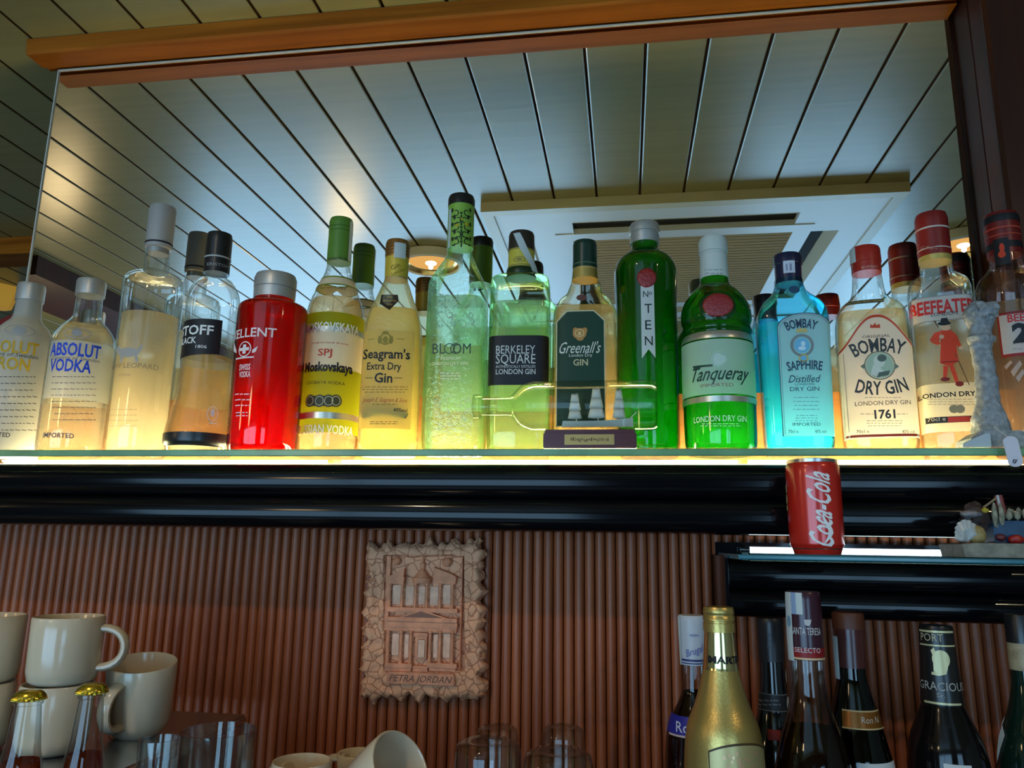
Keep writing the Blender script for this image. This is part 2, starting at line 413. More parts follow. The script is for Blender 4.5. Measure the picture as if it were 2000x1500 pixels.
M['white'] = pbr('white_plastic', (0.72, 0.74, 0.76), 0.35)
M['beige'] = pbr('beige_plastic', (0.42, 0.29, 0.12), 0.7, 0.0, 0.15, var=0.12, vscale=1.0, stretch=(3, 120, 3))
M['trimcream'] = pbr('cream_plastic', (0.62, 0.58, 0.42), 0.35)
M['black'] = pbr('black_plastic', (0.012, 0.012, 0.013), 0.3)
M['void'] = pbr('dark_duct', (0.012, 0.008, 0.005), 0.8)
M['steel'] = pbr('brushed_steel', (0.55, 0.55, 0.54), 0.3, 1.0)
M['silver'] = pbr('matt_silver', (0.50, 0.49, 0.46), 0.42, 0.6)

# ceiling boards running towards the bar wall, dark grooves between
PITCHB = 0.1033; X0B = 0.0448
mb = MB(); k0 = -45
mv, mf, mm = [], [], []
for k in range(-46, 25):
    xa = X0B+PITCHB*k; xb = xa+PITCHB
    n = len(mv); g = 0.0026; d = 0.004
    pr = [(xa-g, H+d*2), (xa-g*0.2, H+d*2), (xa+g, H+0.0012), (xa+g*1.8, H), (xb-g*1.8, H), (xb-g, H+0.0012), (xb-g*0.2, H+d*2)]
    for y in (-3.0, 4.0): mv += [(x, y, z) for x, z in pr]
    for i in range(6):
        mf.append((n+i, n+i+1, n+7+i+1, n+7+i)); mm.append(0 if i in (2, 3, 4) else 1)
struct(mesh_obj('ceiling', mv, mf, None, None, True, 20, [M['ceil'], M['groove']], mm))
struct(MB().box(-4.8, -3.1, H+0.012, 2.7, 4.1, H+0.08).build('ceiling_slab', M['plaster'], None, False))
struct(MB().box(-4.8, -3.1, FLOOR-0.1, 2.7, 4.1, FLOOR).build('floor', M['floor'], None, False))
struct(MB().box(-4.8, -3.1, FLOOR, -4.7, 4.1, H+0.012).build('wall_left', M['plaster'], None, False))
struct(MB().box(2.6, -3.1, FLOOR, 2.7, 4.1, H+0.012).build('wall_right', M['plaster'], None, False))
struct(MB().box(-4.7, 4.0, FLOOR, 2.6, 4.1, H+0.012).build('wall_rear', M['plaster'], None, False))
# street wall behind the viewer with two big shop windows and a door
WX = [(-3.4, -0.25), (0.85, 1.95)]; WZ = (-1.35, 0.60)
mb = MB(); xs = [-4.7, -3.4, -0.25, 0.85, 1.95, 2.6]
for a, b in ((-4.7, -3.4), (-0.25, 0.85), (1.95, 2.6)): mb.box(a, -3.1, FLOOR, b, -3.0, H+0.012)
for a, b in WX:
    mb.box(a, -3.1, FLOOR, b, -3.0, WZ[0]); mb.box(a, -3.1, WZ[1], b, -3.0, H+0.012)
struct(mb.build('wall_front', M['plaster'], None, False))
M['day'] = emat('daylight_pane', (0.36, 0.67, 1.0), WINDOW)
for i, (a, b) in enumerate(WX):
    fr = MB()
    for x0, x1, z0, z1 in ((a, a+.05, WZ[0], WZ[1]), (b-.05, b, WZ[0], WZ[1]), (a, b, WZ[0], WZ[0]+.05), (a, b, WZ[1]-.05, WZ[1]), ((a+b)/2-.02, (a+b)/2+.02, WZ[0], WZ[1])):
        fr.box(x0, -3.08, z0, x1, -3.0, z1)
    wf = struct(fr.build('window_%d' % (i+1), M['darkwood'], None, False))
    MB().box(a+.04, -3.06, WZ[0]+.04, b-.04, -3.05, WZ[1]-.04).build('pane', M['day'], wf, False)
dr = struct(MB().box(-0.12, -3.0, FLOOR, 0.72, -2.96, 0.35).build('door_1', M['darkwood'], None, False))
MB().tube([(0.62, -2.95, -0.7), (0.62, -2.90, -0.7), (0.62, -2.90, -0.5), (0.62, -2.95, -0.5)], 0.01).build('door_handle', M['steel'], dr)

# bar wall: turned ribs below, plain panel behind mirror, wood strip under it
RX0, RX1, RP = -1.0, 0.74, 0.01408
v = []; f = []
nr = int((RX1-RX0)/RP); ns = 6
for i in range(nr):
    xa = RX0+i*RP; n = len(v); r = RP*0.47
    for z in (-0.62, 0.10):
        for k in range(ns+1):
            a = PI*k/ns; v.append((xa+RP/2-r*math.cos(a), MY-0.001-r*0.95*math.sin(a), z))
    for k in range(ns): f.append((n+k, n+k+1, n+ns+1+k+1, n+ns+1+k))
wb = struct(mesh_obj('wall_bar', v, f, M['rib'], None, True, 60))
M['ribback'] = pbr('rib_gap', (0.025, 0.008, 0.004), 0.7)
struct(MB().box(-0.978, MY+0.006, FLOOR, 2.6, MY+0.14, H+0.003).build('wall_back', M['ribback'], None, False))
MZ0, MZ1 = 0.207, 0.798; MX0, MX1 = -0.972, 0.507
struct(MB().box(MX0-0.004, MY-0.004, 0.10, 0.62, MY+0.006, MZ0).build('trim_4', M['panelwood'], None, False))

# mirror
m, nt, out = nmat('mirror_silver'); g = nt.nodes.new('ShaderNodeBsdfGlossy'); g.inputs['Color'].default_value = (0.86, 0.90, 0.88, 1); g.inputs['Roughness'].default_value = 0.0
link(nt, g.outputs[0], out.inputs[0]); M['mirror'] = m
M['mirroredge'] = pbr('ground_glass_edge', (0.50, 0.50, 0.46), 0.35, 0.0, 0.6)
mr = thing('mirror', 'large wall mirror behind the bottles reflecting the boarded ceiling', 'mirror', (0, MY, MZ0))
MB().box(MX0, 0.0, 0.0, MX1, 0.005, MZ1-MZ0).build('mirror_glass', M['mirror'], mr, False)
e = 0.0022
ed = MB().box(MX0-e, -0.002, 0, MX0, 0.006, MZ1-MZ0+e).box(MX0, -0.002, MZ1-MZ0, MX1, 0.006, MZ1-MZ0+e)
ed.build('polished_edge', M['mirroredge'], mr, False)

# wooden beam between mirror and ceiling, post on the right
bf = 1.018
bm_ = MB().prism([(MY+0.006, MZ1+0.0055), (MY-0.012, MZ1+0.0055), (MY-0.012, MZ1), (bf+0.003, MZ1), (bf, MZ1+0.004), (bf-0.002, H-0.001), (MY+0.006, H-0.001)], -0.995, 0.50, 'x')
struct(bm_.build('trim_1', M['wood'], None, False))
pp = MB().prism([(0.508, MY+0.006), (0.507, 1.024), (0.502, 1.022), (0.499, 1.014), (0.503, 1.008), (0.70, 1.008), (0.70, MY+0.006)], 0.118, H-0.001, 'z')
struct(pp.build('trim_2', M['darkwood']))

# ------------------------------------------------------------------ upper glass shelf, black ledge, tube
YF = 0.905
ZS = at(1000, 875, YF)[2]; GT = 0.011
M['sheet'] = shell('clear_sheet_glass', (0.93, 0.97, 0.94), (0.75, 0.88, 0.80), 0.02, inner=0, fmax=0.10)
M['greenedge'] = pbr('green_glass_edge', (0.16, 0.34, 0.16), 0.25, 0.0, 0.6, var=0.25, vscale=14, stretch=(1, 1, 1))
M['tealedge'] = pbr('teal_glass_edge', (0.03, 0.16, 0.20), 0.2, 0.0, 0.6, var=0.3, vscale=10)
def glass_shelf(label, x0, x1, y0, y1, zt, th, edge, round_=0.0):
    t = thing('glass_shelf', label, 'shelf', (0, 0, zt-th))
    top = MB().add([(x0, y0, th), (x1, y0, th), (x1, y1, th), (x0, y1, th), (x0, y0, 0), (x1, y0, 0), (x1, y1, 0), (x0, y1, 0)], [(0, 1, 2, 3), (7, 6, 5, 4)])
    top.build('pane', M['sheet'], t, False)
    e = MB(); b = 0.0012
    e.prism([(y0, b), (y0-0.001, 2*b), (y0-0.001, th-2*b), (y0, th-b), (y0+0.0006, th-b), (y0+0.0006, b)], x0, x1, 'x')
    e.box(x0-0.001, y0, b, x0+0.0006, y1, th-b)
    e.build('front_edge', edge, t, False); return t
glass_shelf('long green-edged glass shelf carrying the row of spirit bottles', -0.99, 0.64, YF, MY-0.006, ZS, GT, M['greenedge'])

def bulge_profile(yb, yf, zt, zb, lip, n=9, depth=0.016):
    """two stacked convex mouldings on the front of a black ledge"""
    zm = (zt+zb)/2-0.001; P = []
    for a, b in ((zb, zm), (zm, zt)):
        for k in range(n):
            t = k/(n-1); an = PI*t
            P.append((yf+depth-depth*math.sin(an)**0.8 if 0 < k < n-1 else yf+depth, a+(b-a)*(1-math.cos(an))/2))
    return [(yb, zb)]+P+[(yf+depth+0.006, zt), (yf+depth+0.006, zt-lip), (yb, zt-lip)]
ZL = at(1000, 908, 0.95)[2]
lg = thing('light_ledge', 'black lacquered double-moulded ledge under the long glass shelf', 'ledge', (0, 0, 0))
MB().prism(bulge_profile(MY-0.008, 0.93, ZL, 0.014, 0.026), -1.0, 0.70, 'x').build('moulding', M['blackgloss'], lg, True, 35)
M['trough'] = pbr('white_trough', (0.75, 0.70, 0.6), 0.6)
MB().box(-0.99, 0.955, ZL-0.026, 0.69, MY-0.010, ZL-0.024).build('reflector', M['trough'], lg, False)
for x in (-0.985, -0.4, 0.15, 0.65):
    MB().box(x-0.004, 1.00, ZL-0.024, x+0.004, 1.03, ZS-GT-0.0002).build('support', M['blackgloss'], lg, False)
def tube(ledge, x0, x1, y, z, r, mat, rest):
    t = MB().tube([(x0+0.012, 0, 0), (x1-0.012, 0, 0)], r, 12).build('tube_lamp', mat, ledge); t.location = (0, y, z)
    for a, b in ((x0, x0+0.012), (x1-0.012, x1)):
        MB().tube([(a, 0, 0), (b, 0, 0)], r*1.05, 12).build('end_cap', M['steel'], t)
        MB().box(min(a, b)+0.002, -r*0.5, rest-z, max(a, b)-0.002, r*0.5, -r*0.8).build('holder', M['white'], t, False)
    return t
M['warmtube'] = emat('warm_tube', (1.0, 0.80, 0.48), TUBE_WARM)
M['strip'] = emat('led_strip', (1.0, 0.90, 0.62), 2.2)
M['cooltube'] = emat('cool_tube', (0.72, 0.90, 1.0), TUBE_COOL)
tube(lg, -0.955, 0.50, 0.992, ZL-0.0090, 0.0068, M['warmtube'], ZL-0.024)
tube(lg, -0.955, 0.50, 1.046, ZL-0.0090, 0.0068, M['warmtube'], ZL-0.024)  # second, unseen tube added to backlight the bottles and wood strip

MB().tube([(-0.955, 0.960, ZL+0.0002), (0.50, 0.960, ZL+0.0002)], 0.0022, 8).build('led_strip', M['strip'], lg)
MB().box(-0.958, 0.9585, ZL-0.024, 0.503, 0.9612, ZL-0.0015).build('strip_holder', M['blackgloss'], lg, False)

# lower right shelf unit
LX = 0.116; LZ = -0.0070
glass_shelf('short teal-edged glass shelf holding the red can', LX+0.002, 0.70, 0.850, 1.034, LZ, 0.0075, M['tealedge'])
ll = thing('light_ledge', 'black lacquered ledge under the short teal glass shelf', 'ledge', (0, 0, 0))
MB().prism(bulge_profile(MY-0.008, 0.925, LZ-0.0088, -0.079, 0.012), LX, 0.72, 'x').build('moulding', M['blackgloss'], ll, True, 35)
MB().box(LX-0.004, 0.93, -0.080, LX, MY-0.008, LZ-0.004).build('end_panel', M['blackgloss'], ll, False)
MB().box(LX, 1.056, LZ-0.021, 0.72, MY-0.008, LZ+0.012).build('back_rail', M['blackgloss'], ll, False)
tube(ll, LX+0.03, 0.66, 1.045, LZ+0.0030, 0.0038, M['cooltube'], LZ-0.0208)

# ------------------------------------------------------------------ ceiling cassette, downlights, pendants, far beam
ca = thing('ceiling_cassette', 'white square air-conditioning cassette set in the boarded ceiling', 'air conditioner', (0.155, -0.09, 0.80))
def frame_ring(mb, x0, y0, x1, y1, wd, z0, z1, bev=0.006):
    mb.prism([(x0, z0+bev), (x0+bev, z0), (x0+wd, z0), (x0+wd, z1), (x0, z1)], y0, y1, 'y') if 0 else None
    for a in ((x0, y0, x1, y0+wd), (x0, y1-wd, x1, y1), (x0, y0+wd, x0+wd, y1-wd), (x1-wd, y0+wd, x1, y1-wd)):
        mb.box(a[0], a[1], z0, a[2], a[3], z1)
    return mb
frame_ring(MB(), -0.5, -0.5, 0.5, 0.5, 0.028, 0.0, 0.0255).build('rim', M['trimcream'], ca, False)
sl = [(-0.28, 0.325, 0.28, 0.40), (-0.28, -0.40, 0.28, -0.325), (-0.40, -0.28, -0.325, 0.28), (0.325, -0.28, 0.40, 0.28)]
pl = MB()
pl.box(-0.472, 0.40, 0.004, 0.472, 0.472, 0.024); pl.box(-0.472, -0.472, 0.004, 0.472, -0.40, 0.024)
pl.box(-0.472, -0.40, 0.004, -0.40, 0.40, 0.024); pl.box(0.40, -0.40, 0.004, 0.472, 0.40, 0.024)
for sx in (-1, 1):
    for sy in (-1, 1):
        x0, x1 = sorted((sx*0.28, sx*0.40)); y0, y1 = sorted((sy*0.28, sy*0.40)); pl.box(x0, y0, 0.004, x1, y1, 0.024)
pl.build('panel', M['white'], ca, False)
frame_ring(MB(), -0.33, -0.33, 0.33, 0.33, 0.045, 0.002, 0.024).build('inner_frame', M['white'], ca, False)
gr = MB()
for i in range(29):
    y = -0.285+i*0.0204; gr.box(-0.286, y, 0.004, 0.286, y+0.0165, 0.010)
gr.box(-0.286, -0.286, 0.011, 0.286, 0.287, 0.022)
gr.build('intake_grille', M['beige'], ca, False)
for a in sl:
    o = MB().box(a[0], a[1], 0.018, a[2], a[3], 0.0245).build('outlet', M['void'], ca, False) if a[0] > -0.39 else MB().box(a[0], a[1], 0.006, a[2], a[3], 0.0245).build('closed_outlet', M['white'], ca, False)
    fl = MB()
    if a[2]-a[0] > 0.3: fl.prism([(a[1]+0.045, 0.016), (a[1]+0.075, 0.003), (a[1]+0.075, 0.006), (a[1]+0.045, 0.019)], a[0], a[2], 'x') if a[1] > 0 else fl.prism([(a[3]-0.045, 0.016), (a[3]-0.075, 0.003), (a[3]-0.075, 0.006), (a[3]-0.045, 0.019)], a[0], a[2], 'x')
    else: fl.prism([((a[0]+0.045) if a[0] > 0 else (a[2]-0.045), 0.016), ((a[0]+0.075) if a[0] > 0 else (a[2]-0.075), 0.003), ((a[0]+0.075) if a[0] > 0 else (a[2]-0.075), 0.006), ((a[0]+0.045) if a[0] > 0 else (a[2]-0.045), 0.019)], a[1], a[3], 'y')
    fl.build('vane', M['trimcream'], ca, False)
M['goldrefl'] = pbr('gold_reflector', (0.95, 0.62, 0.25), 0.22, 1.0)
M['warmbulb'] = emat('warm_bulb', (1.0, 0.72, 0.38), 14.0)
M['goldglow'] = emat('gold_reflector_glow', (1.0, 0.50, 0.14), 0.9)
M['creamring'] = pbr('cream_ring', (0.8, 0.78, 0.72), 0.35)
def downlight(x, y, label):
    t = thing('downlight', label, 'lamp', (x, y, H-0.0295), 0, 'round gold downlights in the ceiling')
    MB().lathe([(0.004, 0.082), (0.0, 0.086), (0.003, 0.094), (0.028, 0.094), (0.028, 0.082)], 40, caps=(False, False)).build('rim', M['creamring'], t)
    MB().lathe([(0.004, 0.082), (0.014, 0.078), (0.026, 0.05)], 40, caps=(False, True)).build('reflector', M['goldrefl'], t)
    MB().lathe([(0.0145, 0.001), (0.014, 0.066), (0.0175, 0.07)], 32, caps=(False, False)).build('reflector_glow', M['goldglow'], t)  # added emitting disc in place of the lamplit gold reflector
    MB().blob((0, 0, 0.010), (0.017, 0.017, 0.005), sub=2).build('bulb', M['warmbulb'], t)
    return t
d1 = downlight(-0.56, 0.06, 'gold-lined round ceiling downlight reflected beside the tall pale-green bottle')
d2 = downlight(0.915, 0.04, 'gold-lined round ceiling downlight reflected between the two right-hand red-capped bottles')
M['opal'] = emat('opal_lamp', (1.0, 0.70, 0.36), PENDANT)
def downlight_beam(o):
    l = bpy.data.lights.new('beam', 'SPOT'); l.energy = DOWNLIGHT; l.color = (1.0, 0.78, 0.52); l.spot_size = 2.7; l.spot_blend = 0.7; l.shadow_soft_size = 0.006
    q = bpy.data.objects.new('beam', l); COL.objects.link(q); q.parent = o; q.location = (0, 0, -0.002)
def pendant(x, y, z, label):
    t = thing('pendant_lamp', label, 'lamp', (x, y, z))
    MB().blob((0, 0, 0), (0.075, 0.075, 0.075), sub=3).build('globe', M['opal'], t)
    MB().tube([(0, 0, 0.07), (0, 0, H-z-0.006)], 0.003, 8).build('cord', M['black'], t)
    MB().lathe([(H-z-0.03, 0.03), (H-z-0.004, 0.045)], 24).build('canopy', M['steel'], t)
downlight_beam(d1); downlight_beam(d2)
pendant(-1.06, -0.50, 0.38, 'opal globe pendant lamp glowing over the bar counter')
pendant(-2.02, -0.16, 0.38, 'opal globe pendant lamp at the far end of the bar')
struct(MB().box(-2.0, -1.6, 0.765, -1.74, 0.20, H-0.001).build('trim_3', M['darkwood'], None, False))
struct(MB().box(-4.7, 1.80, 0.775, -0.99, 1.90, H-0.001).build('trim_5', M['wood'], None, False))
M['amber'] = pbr('amber_glass', (0.45, 0.24, 0.03), 0.3, 0.0, 0.5, emit=(1.0, 0.55, 0.08), estr=0.25)

# ------------------------------------------------------------------ bottles on the upper shelf
CLEAR = shell('clear_glass', (0.97, 0.98, 0.97), (0.62, 0.66, 0.60), 0.03, inner=0.45)
PALEGREEN = shell('pale_green_glass', (0.91, 0.98, 0.92), (0.34, 0.80, 0.38), 0.04, bump=0.5, bscale=160)
LIMEGLASS = shell('green_tinted_glass', (0.88, 0.98, 0.86), (0.32, 0.80, 0.30), 0.04)
YELLOWISH = shell('textured_yellowish_glass', (0.97, 0.94, 0.76), (0.78, 0.64, 0.22), 0.12, (0.9, 0.85, 0.6), 0.22, 0.8, 260)
GREENGLASS = shell('green_glass', (0.09, 0.50, 0.12), (0.010, 0.12, 0.02), 0.05)
BLUEGLASS = shell('blue_glass', (0.42, 0.86, 0.95), (0.05, 0.42, 0.62), 0.04)
REDGLASS = shell('red_glass', (0.80, 0.06, 0.035), (0.25, 0.004, 0.004), 0.05)
FROST = shell('frosted_glass', (0.75, 0.77, 0.73), (0.5, 0.5, 0.46), 0.35, (0.74, 0.75, 0.70), 0.72)
VODKA = liquid('clear_spirit', (0.98, 0.97, 0.93), (1.0, 0.88, 0.58), 0.16, 1.15, 0.5)
AMBERISH = liquid('amber_lit_spirit', (0.97, 0.90, 0.72), (1.0, 0.82, 0.45), 0.26, 1.12, 0.4)
YELLOWLIQ = liquid('yellow_spirit', (0.98, 0.92, 0.55), (1.0, 0.86, 0.22), 0.50, 1.1, 0.3)
GREENLIQ = liquid('green_lit_spirit', (0.88, 0.97, 0.82), (0.68, 0.95, 0.50), 0.16, 1.12, 0.4)
DEEPGREEN = liquid('deep_green_spirit', (0.35, 0.75, 0.38), (0.08, 0.72, 0.08), 0.52, 1.1, 0.2)
REDLIQ = liquid('red_spirit', (0.9, 0.12, 0.07), (0.9, 0.05, 0.02), 0.40, 1.1, 0.2)
BLUELIQ = liquid('blue_spirit', (0.40, 0.90, 0.98), (0.08, 0.82, 1.0), 0.45, 1.1, 0.2)
CREAMLIQ = liquid('cream_lit_spirit', (0.98, 0.95, 0.85), (1.0, 0.88, 0.60), 0.34, 1.12, 0.4)
CREAMPAPER = paper('cream_paper', (0.82, 0.74, 0.52), 0.55)
WHITEPAPER = paper('white_paper', (0.88, 0.88, 0.84), 0.35)
GREYCAP = pbr('grey_cap', (0.50, 0.49, 0.46), 0.38, 0.55)
TAX = paper('tax_strip_paper', (0.66, 0.72, 0.70), 0.2)
BL = ink(BLACK)
def strip_over(b, prof, px0, px1, py0, py1, name='tax_strip'):
    """revenue strip running down the cap"""
    return b.deco(name, TAX, [b.rect(px0, py0, px1, py1, prof, 4, 6)], 0.0009, prof=prof)

# frosted vodka, far left
b = Bottle('vodka_bottle', 'frosted white vodka bottle with yellow lettering, leftmost on the glass shelf', 'bottle', 12, 1.0, ZS,
           [(878, 64, 'c'), (868, 67), (700, 65), (662, 61), (642, 48), (627, 32), (616, 28), (588, 26, 'c')])
b.body(FROST); b.fill(655, VODKA)
b.part('cap', [(590, 29, 'c'), (562, 29, 'c'), (557, 27, 'c')], GREYCAP)
yl = ink((0.52, 0.32, 0.01))
b.deco('lettering', yl, [b.text('ABSOLUT', 75, 684, 23, 108, align='R', bold=0.02), b.text('CITRON', 58, 714, 23, 92, align='R', bold=0.02)], 0.0008)
b.deco('fine_print', ink((0.06, 0.06, 0.06)), [b.text('Country of Sweden', 74, 699, 8, 96, align='R', shear=0.3), b.text('IMPORTED', 20, 850, 8, 50, align='R', bold=0.02)]+b.lines(-20, 72, 736, 840, 9, 1.4), 0.0007)
b.deco('emblem', ink((0.35, 0.36, 0.36)), [b.ring(38, 645, 26, 12, 2), b.ell(38, 645, 11, 8)], 0.0008)

# clear vodka with blue lettering
b = Bottle('vodka_bottle', 'small clear vodka bottle with bold blue lettering and short silver cap', 'bottle', 134, 0.985, ZS,
           [(878, 65, 'c'), (870, 68), (700, 66), (662, 62), (642, 49), (627, 33), (616, 28), (575, 26, 'c')])
b.body(CLEAR); b.fill(640, VODKA)
b.part('cap', [(579, 30, 'c'), (553, 30, 'c'), (549, 28, 'c')], GREYCAP)
bl = ink((0.01, 0.06, 0.55))
b.deco('back_print_or_glow', paper('white_glow_paper', (0.80, 0.84, 0.80), 0.6), [strip2d(-0.04, 0.04, b.p(132, 776)[1], b.p(140, 668)[1], 16, 3)], 0.0004, back=True)  # added sheet standing in for the whitish mirror reflection behind the bottle
MILK = shell('milky_glow', (0.9, 0.93, 0.9), (0.8, 0.83, 0.8), 0.2, (0.86, 0.92, 0.90), 0.45, inner=0)
b.deco('milky_glow_patch', MILK, [strip2d(-0.052, 0.052, b.p(132, 778)[1], b.p(140, 664)[1], 24, 3)], 0.0004)  # milky patch paints the whitish reflected zone onto the clear glass
b.deco('lettering', bl, [b.text('ABSOLUT', 143, 682, 24, 94, bold=0.025), b.text('VODKA', 134, 713, 23, 76, bold=0.025)], 0.0008)
b.deco('fine_print', ink((0.08, 0.08, 0.12)), [b.text('Country of Sweden', 145, 699, 7, 88, shear=0.3), b.text('IMPORTED', 112, 850, 9, 56, bold=0.02)]+b.lines(100, 188, 736, 820, 8, 1.3), 0.0007)
b.deco('emblem', ink((0.30, 0.30, 0.30)), [b.ring(150, 650, 24, 11, 2), b.ell(150, 650, 9, 7)], 0.0008)

# tall clear vodka, grey stopper
b = Bottle('vodka_bottle', 'tall straight clear vodka bottle with a long matt grey stopper', 'bottle', 262, 1.016, ZS,
           [(878, 58, 'c'), (870, 62), (556, 61, 'c'), (545, 57), (537, 42), (532, 26), (524, 25), (490, 25, 'c')])
b.body(CLEAR); b.fill(620, CREAMLIQ)
b.part('stopper', [(497, 22, 'c'), (488, 22, 'c'), (486, 27, 'c'), (412, 27, 'c'), (406, 25, 'c')], pbr('stopper_grey', (0.40, 0.38, 0.35), 0.5, 0.2))
b.part('stopper_ring', [(480, 27.6, 'c'), (477, 27.6, 'c')], BL, grow=0.0003)
b.deco('back_label_or_glow', CREAMPAPER, [strip2d(-0.043, 0.043, b.p(258, 872)[1], b.p(280, 688)[1], 16, 3)], 0.0003, back=True)
gi = ink((0.16, 0.13, 0.11))
b.deco('lettering', gi, [b.text('SNOW LEOPARD', 309, 719, 10, 112, align='R'), b.text('VODKA', 243, 732, 5, 25)], 0.0008)
b.deco('fine_print', gi, b.lines(212, 270, 800, 832, 4, 1.1), 0.0007)
b.deco('emblem', ink((0.42, 0.38, 0.33)), [b.ell(250, 688, 22, 9), b.ell(232, 683, 8, 7), b.poly([(236, 690), (242, 690), (240, 708), (236, 708)]), b.poly([(262, 690), (268, 690), (270, 708), (265, 708)]), b.poly([(270, 682), (276, 672), (280, 674), (274, 690)])], 0.0008)

# waisted black-capped vodka
b = Bottle('vodka_bottle', 'waisted clear vodka bottle with black cap, black slanting label and black base', 'bottle', 387, 0.985, ZS,
           [(878, 64, 'c'), (868, 70), (845, 70), (815, 64), (770, 55), (700, 52), (640, 52), (600, 53), (575, 50), (552, 36), (543, 23), (533, 20), (528, 20, 'c')], yaw=0.5)
b.body(CLEAR); b.fill(700, AMBERISH)
_, P = b.part('cap', [(536, 26, 'c'), (500, 26), (467, 26, 'c'), (459, 24, 'c')], M['black'])
b.deco('cap_ring', ink((0.45, 0.45, 0.43)), [b.band(506, 509, P)], 0.0005, prof=P)
b.deco('lettering', ink((0.35, 0.35, 0.34)), [b.text('ERISTOFF', 428, 517, 6, 46, P)], 0.0006, prof=P)
P2 = [(z, r) for z, r in b.prof]
b.part('base_cup', [(877, 66.5, 'c'), (868, 71), (852, 71.5, 'c')], M['black'], grow=0.0006, caps=(True, False))
lbl = b.deco('label', BL, [strip2d(b.p(346, 655)[0]-0.012, b.p(432, 655)[0], (lambda u: b.p(385, 691)[1]+0.10*u), (lambda u: b.p(385, 622)[1]+0.02*u), 24, 3)], 0.0006)
b.deco('lettering', ink(WHITE), [b.text('ERISTOFF', 417, 646, 18, 112, align='R', bold=0.02), b.text('BLACK', 384, 664, 12, 46, align='R', bold=0.02), b.text('1806', 393, 677, 6, 20)], 0.0011, lbl)
b.deco('back_label_or_glow', CREAMPAPER, [strip2d(-0.034, 0.034, b.p(396, 783)[1], b.p(404, 702)[1], 16, 3)], 0.0003, back=True)  # added sheet: cream glow from mirror and tube put into paper colour
b.deco('emblem', ink((0.75, 0.72, 0.68)), [b.ring(415, 808, 10, 15, 1.5), b.ell(415, 806, 4, 8), b.rect(408, 826, 424, 828)], 0.0008)

# red bottle
b = Bottle('vodka_bottle', 'squat glowing red vodka bottle with wide silver cap', 'bottle', 511, 0.956, ZS,
           [(876, 66, 'c'), (868, 70), (700, 70), (616, 69), (604, 67), (598, 58), (594, 42), (585, 40, 'c')])
b.body(REDGLASS); b.fill(606, REDLIQ)
b.part('cap', [(587, 41, 'c'), (570, 41.5, 'c'), (569, 39.5, 'c'), (567, 39.5, 'c'), (566, 42, 'c'), (548, 42, 'c'), (540, 39, 'c')], GREYCAP)
wi = ink((0.80, 0.72, 0.70))
b.deco('lettering', wi, [b.text('XELLENT', 540, 651, 17, 106, align='R', bold=0.012), b.text('SWISS', 478, 717, 11, 25, bold=0.02), b.text('VODKA', 478, 731, 11, 25, bold=0.02)], 0.0008)
b.deco('fine_print', wi, b.lines(458, 492, 770, 792, 3, 2.0)+b.lines(460, 486, 806, 812, 2, 2.0), 0.0008)
b.deco('emblem', wi, [b.ring(478, 682, 15, 15, 2), b.rect(475, 673, 481, 691), b.rect(469, 679, 487, 685), b.poly([(452, 676), (463, 684), (463, 690), (456, 687)]), b.poly([(504, 676), (493, 684), (493, 690), (500, 687)]), b.rect(462, 697, 496, 700)], 0.0008)

# green-capped vodka with olive labels
b = Bottle('vodka_bottle', 'round vodka bottle with tall green cap and olive-green and cream labels', 'bottle', 637, 1.018, ZS,
           [(875, 55, 'c'), (866, 59), (760, 59), (650, 58), (622, 57), (597, 52), (572, 42), (548, 31), (528, 24), (510, 23, 'c')])
b.body(CLEAR); b.fill(590, AMBERISH)
GC = pbr('green_cap', (0.10, 0.22, 0.025), 0.42)
_, P = b.part('cap', [(514, 24, 'c'), (470, 23.5), (436, 23.5, 'c'), (430, 21.5, 'c')], GC)
b.deco('cap_rings', ink((0.05, 0.12, 0.015)), [b.band(447, 448.5, P), b.band(455, 456.5, P)], 0.0004, prof=P)
b.deco('lettering', BL, [b.text('Russian Vodka', 659, 504, 7, 44, P)], 0.0005, prof=P)
strip_over(b, P, 681, 686, 432, 512)
OL = paper('olive_label', (0.42, 0.46, 0.015), 0.6)
CR = paper('cream_label', (0.80, 0.74, 0.55), 0.35)
SV = pbr('silver_foil', (0.62, 0.60, 0.52), 0.3, 0.8)
b.deco('neck_label', CR, [b.band(551, 567)], 0.0006); b.deco('neck_border', ink((0.22, 0.26, 0.02)), [b.band(549, 552), b.band(566, 569)], 0.0008)
b.deco('lettering', ink((0.10, 0.12, 0.02)), [b.text('genuine', 648, 555, 4, 28), b.text('RUSSIAN VODKA', 650, 562, 4, 48)], 0.001)
l1 = b.deco('label', OL, [b.band(625, 652, half=2.0), b.band(731, 814, half=2.0), b.band(826, 852, half=2.0)], 0.0006)
b.deco('foil_band', SV, [b.band(652, 662, half=2.0), b.band(814, 826, half=2.0)], 0.0006)
l2 = b.deco('cream_label', CR, [b.band(662, 731, half=1.45)], 0.0007)
wt = ink((0.85, 0.83, 0.70))
b.deco('lettering', wt, [b.text('MOSKOVSKAYA', 646, 638, 17, 116, bold=0.02), b.text('RUSSIAN VODKA', 633, 838, 16, 118, bold=0.02)], 0.0011, l1)
b.deco('lettering', BL, [b.text('Moskovskaya', 640, 716, 17, 98, bold=0.045), b.text('OSOBAYA VODKA', 634, 747, 6, 76)], 0.0012, l2)
b.deco('lettering', ink((0.50, 0.05, 0.02)), [b.text('SPJ', 635, 688, 13, 26, bold=0.02), b.text('imported from', 644, 669, 3.5, 70)], 0.0012, l2)
b.deco('medals', ink((0.05, 0.05, 0.02)), [b.ell(x, 783, 11, 12) for x in (606, 624, 642, 656)]+[b.rect(606, 773, 656, 793)], 0.001, l1)
